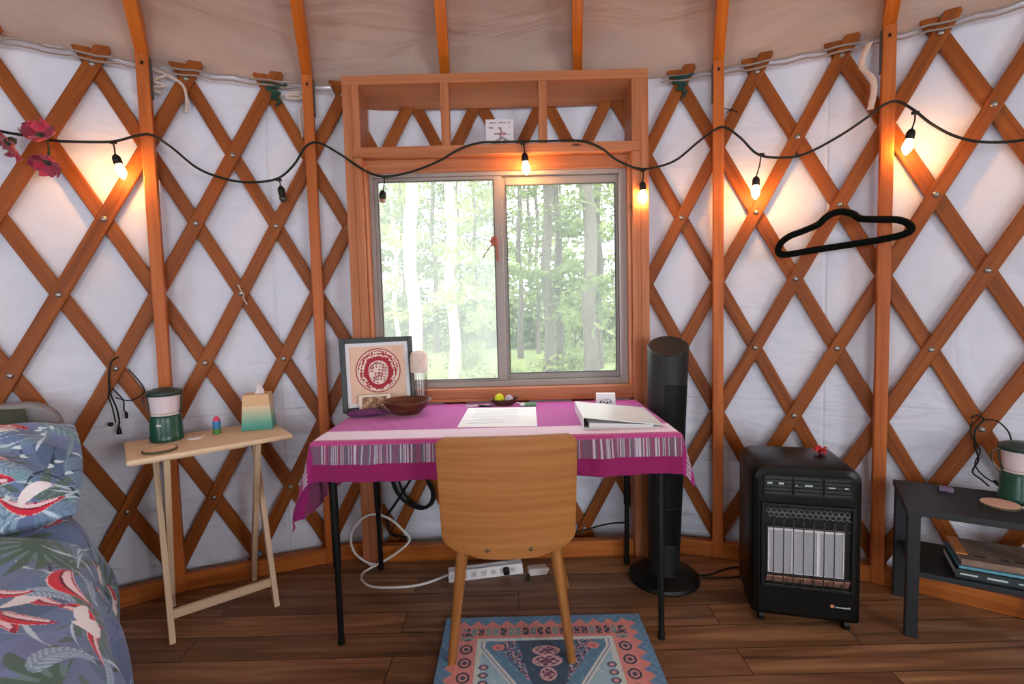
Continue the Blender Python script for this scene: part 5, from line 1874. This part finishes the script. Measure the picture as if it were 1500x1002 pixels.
tie('wire_clip', [cp(a0-.008, 1.99, 3.02), cp(a0+.004, 1.975, 3.01), cp(a0+.012, 1.965, 3.02)], .002, 'cord_black', 'tiny black wire clip beside the post right of the window', 'clip', [[cp(a0-.004, 1.97, 3.02), cp(a0+.003, 1.976, 3.01), cp(a0+.006, 1.985, 3.02)]])
tag(MB().box(cyl(ang(-1.161, 2.204), 3.032, .086), (.03, .012, .022), rotm('Z', -ang(-1.161, 2.204))).build('plastic_clip', 'blue_clip', None, .003, world=True, loc=(-1.161, 2.204, .086)), 'small blue plastic clip at the foot of the lattice behind the tray table', 'clip')

# cables hung on lattice bolts
a0 = ang(-1.585, 1.983)
c1 = smooth_path([cp(a0+.010, 1.0, 3.034), cp(a0+.003, .985, 3.028), cp(a0-.001, .93, 3.03), cp(a0-.001, .86, 3.03), cp(a0+.004, .80, 3.03), cp(a0+.006, .745, 3.03), cp(a0+.005, .725, 3.03)], 6)
t = thing('charger_cable', 'black charging cable looped over a lattice bolt beside the left lantern', 'cable', tuple(c1[0]))
MB().tube(c1, .0032, 7).tube(smooth_path([cp(a0, .90, 3.028), cp(a0-.003, .85, 3.028), cp(a0+.0, .80, 3.03), cp(a0+.002, .74, 3.03)], 6), .0026, 6).tube(smooth_path([cp(a0+.001, .88, 3.026), cp(a0+.012, .83, 3.02), cp(a0+.012, .79, 3.026), cp(a0+.014, .775, 3.03)], 6), .0026, 6).tube(smooth_path([cp(a0+.004, .84, 3.026), cp(a0+.02, .825, 3.01), cp(a0+.033, .845, 2.99), cp(a0+.038, .87, 2.97), cp(a0+.030, .91, 3.0), cp(a0+.02, .95, 3.03)], 6), .0024, 6).build('wire', 'cord_black', t, world=True)
MB().lathe([(.002, .02), (.006, .004), (.009, -.012), (.009, -.020)], 14, cyl(a0+.005, 3.03, .712)).build('plug', 'black_plastic', t, world=True)
MB().lathe([(.001, -.009), (.008, -.006), (.0095, 0), (.008, .006), (.001, .009)], 14, cyl(a0-.003, 3.028, .735)).build('ferrite_bead', 'black_plastic', t, world=True)
MB().box(cyl(a0+.014, 3.03, .765), (.009, .007, .026)).build('connector', 'black_plastic', t, .001, world=True)
a0 = ang(1.716, 1.845)
c1 = smooth_path([cp(a0-.008, .70, 3.03), cp(a0-.002, .715, 3.026), cp(a0+.004, .70, 3.028), cp(a0-.003, .66, 3.028), cp(a0-.003, .60, 3.03), cp(a0+.001, .55, 3.03), cp(a0-.004, .50, 3.03), cp(a0+.004, .475, 3.03), cp(a0+.010, .462, 3.0)], 6)
t = thing('charger_cable', 'black charging cable hung on the lattice above the low black table', 'cable', tuple(c1[0]))
MB().tube(c1, .003, 7).tube(smooth_path([cp(a0-.006, .69, 3.03), cp(a0-.007, .64, 3.03), cp(a0+.002, .585, 3.028), cp(a0-.002, .53, 3.03), cp(a0+.006, .49, 3.03), cp(a0+.016, .47, 3.03)], 6), .0026, 6).tube(smooth_path([cp(a0+.004, .70, 3.024), cp(a0+.016, .70, 3.02), cp(a0+.026, .665, 3.02), cp(a0+.030, .62, 3.02), cp(a0+.036, .585, 3.0)], 6), .0026, 6).build('wire', 'cord_black', t, world=True)
MB().box(cyl(a0+.018, 3.03, .468), (.010, .008, .026), rotm('Y', -.8)).build('plug', 'black_plastic', t, .001, world=True)

# dried rose tied to the window latch
t = thing('dried_rose', 'dried pink rose tied to the window mullion', 'flower', (-.062, 2.305, 1.45))
MB().tube([(-.008, -.004, .0), (-.035, -.004, -.03), (-.060, -.004, -.068)], .0022, 7).build('stem', 'felt_dark', t)
m = MB()
for k in range(6):
    a = k*1.05
    m.lathe([(.001, -.008), (.009, -.003), (.0095, .004), (.004, .011), (.001, .012)], 10, (.010*cos(a)-.006, -.006, .014*sin(a)+.004))
m.build('petals', 'copper_rose', t)
MB().bar((.004, -.002, -.012), (.008, -.002, -.085), .010, .006, (0, 1, 0)).build('ribbon', 'copper_rose', t, .001)

# ================================================================== CABLES UNDER THE DESK
SAx = math.atan2(2.155-2.095, .03+.30)
t = thing('power_strip', 'white power strip lying on the floor behind the chair', 'power strip', (-.140, 2.135, 0), .19)
m = frustum(.325, .060, .320, .040, .042)
m.build('body', 'white_plastic', t, .003)
for k in range(6):
    x = -.095+k*.042
    so = MB().box((x, -.0262, .022), (.026, .002, .022), rotm('X', -.24)).build('outlet', 'off_white', t, .001)
    MB().box((x-.004, -.0276, .024), (.002, .0015, .007)).box((x+.004, -.0276, .024), (.002, .0015, .007)).build('slots', 'ink', so)
MB().box((-.148, -.0255, .022), (.014, .004, .016), rotm('X', -.24)).build('switch', 'off_white', t, .001)
p = MB().box((.085, -.040, .026), (.026, .026, .026)).build('plugged_in_plug', 'black_plastic', t, .005)
t = thing('wall_adapter', 'pale adapter lying beside the end of the power strip', 'adapter', (.085, 2.135, 0), .15)
MB().box((0, 0, .016), (.085, .045, .032)).build('body', 'off_white', t, .008)
MB().box((.046, .0, .016), (.008, .02, .012)).build('prong_block', 'off_white', t, .002)
MB().tube(smooth_path([(-.05, -.045, .028), (-.06, -.05, .008), (-.045, -.045, .004), (-.038, -.01, .012)], 5), .003, 6).build('lead', 'cord_black', t)
WC = [(-.300, 2.104, .020), (-.345, 2.085, .012), (-.40, 2.06, .007), (-.48, 2.043, .006), (-.60, 2.048, .006), (-.662, 2.095, .006), (-.683, 2.16, .006), (-.65, 2.205, .012), (-.575, 2.222, .045), (-.505, 2.226, .095), (-.485, 2.228, .13), (-.52, 2.226, .175), (-.56, 2.226, .215), (-.62, 2.226, .243), (-.68, 2.226, .235), (-.735, 2.226, .18), (-.750, 2.226, .125), (-.735, 2.226, .07), (-.70, 2.226, .035), (-.665, 2.224, .016)]
t = thing('white_cord', 'white extension cord looping from the power strip past the desk leg', 'cord', WC[3])
MB().tube(smooth_path(WC, 7), .0052, 10).build('cable', 'cord_white', t, world=True)
MB().tube([(-.672, 2.225, .018), (-.655, 2.223, .012), (-.640, 2.222, .0105)], [.007, .0095, .0095], 12).build('plug', 'white_plastic', t, world=True)
m = []
for k in range(3*26+1):
    a = 2*pi*k/26+1.2
    q = k//26
    m.append((-.495+(.105-.008*q)*cos(a)*.85+.012*q-.35*(.1*sin(a)), 2.365-.005*q+.012*sin(a*.5), .315+(.105-.004*q)*sin(a)))
m += [(-.56, 2.36, .26), (-.62, 2.35, .18), (-.60, 2.34, .10), (-.52, 2.33, .085)]
tag(MB().tube(m, .006, 8).build('coiled_cable', 'cord_black', world=True, loc=m[0]), 'coil of dark cable hanging on the lattice under the desk', 'cable')
m = smooth_path([(.26, 2.325, .085), (.33, 2.315, .11), (.42, 2.31, .135), (.50, 2.31, .14), (.53, 2.32, .12)], 6)
tag(MB().tube(m, .004, 7).build('loose_cable', 'cord_black', world=True, loc=tuple(m[0])), 'loose dark cable under the right half of the desk', 'cable')
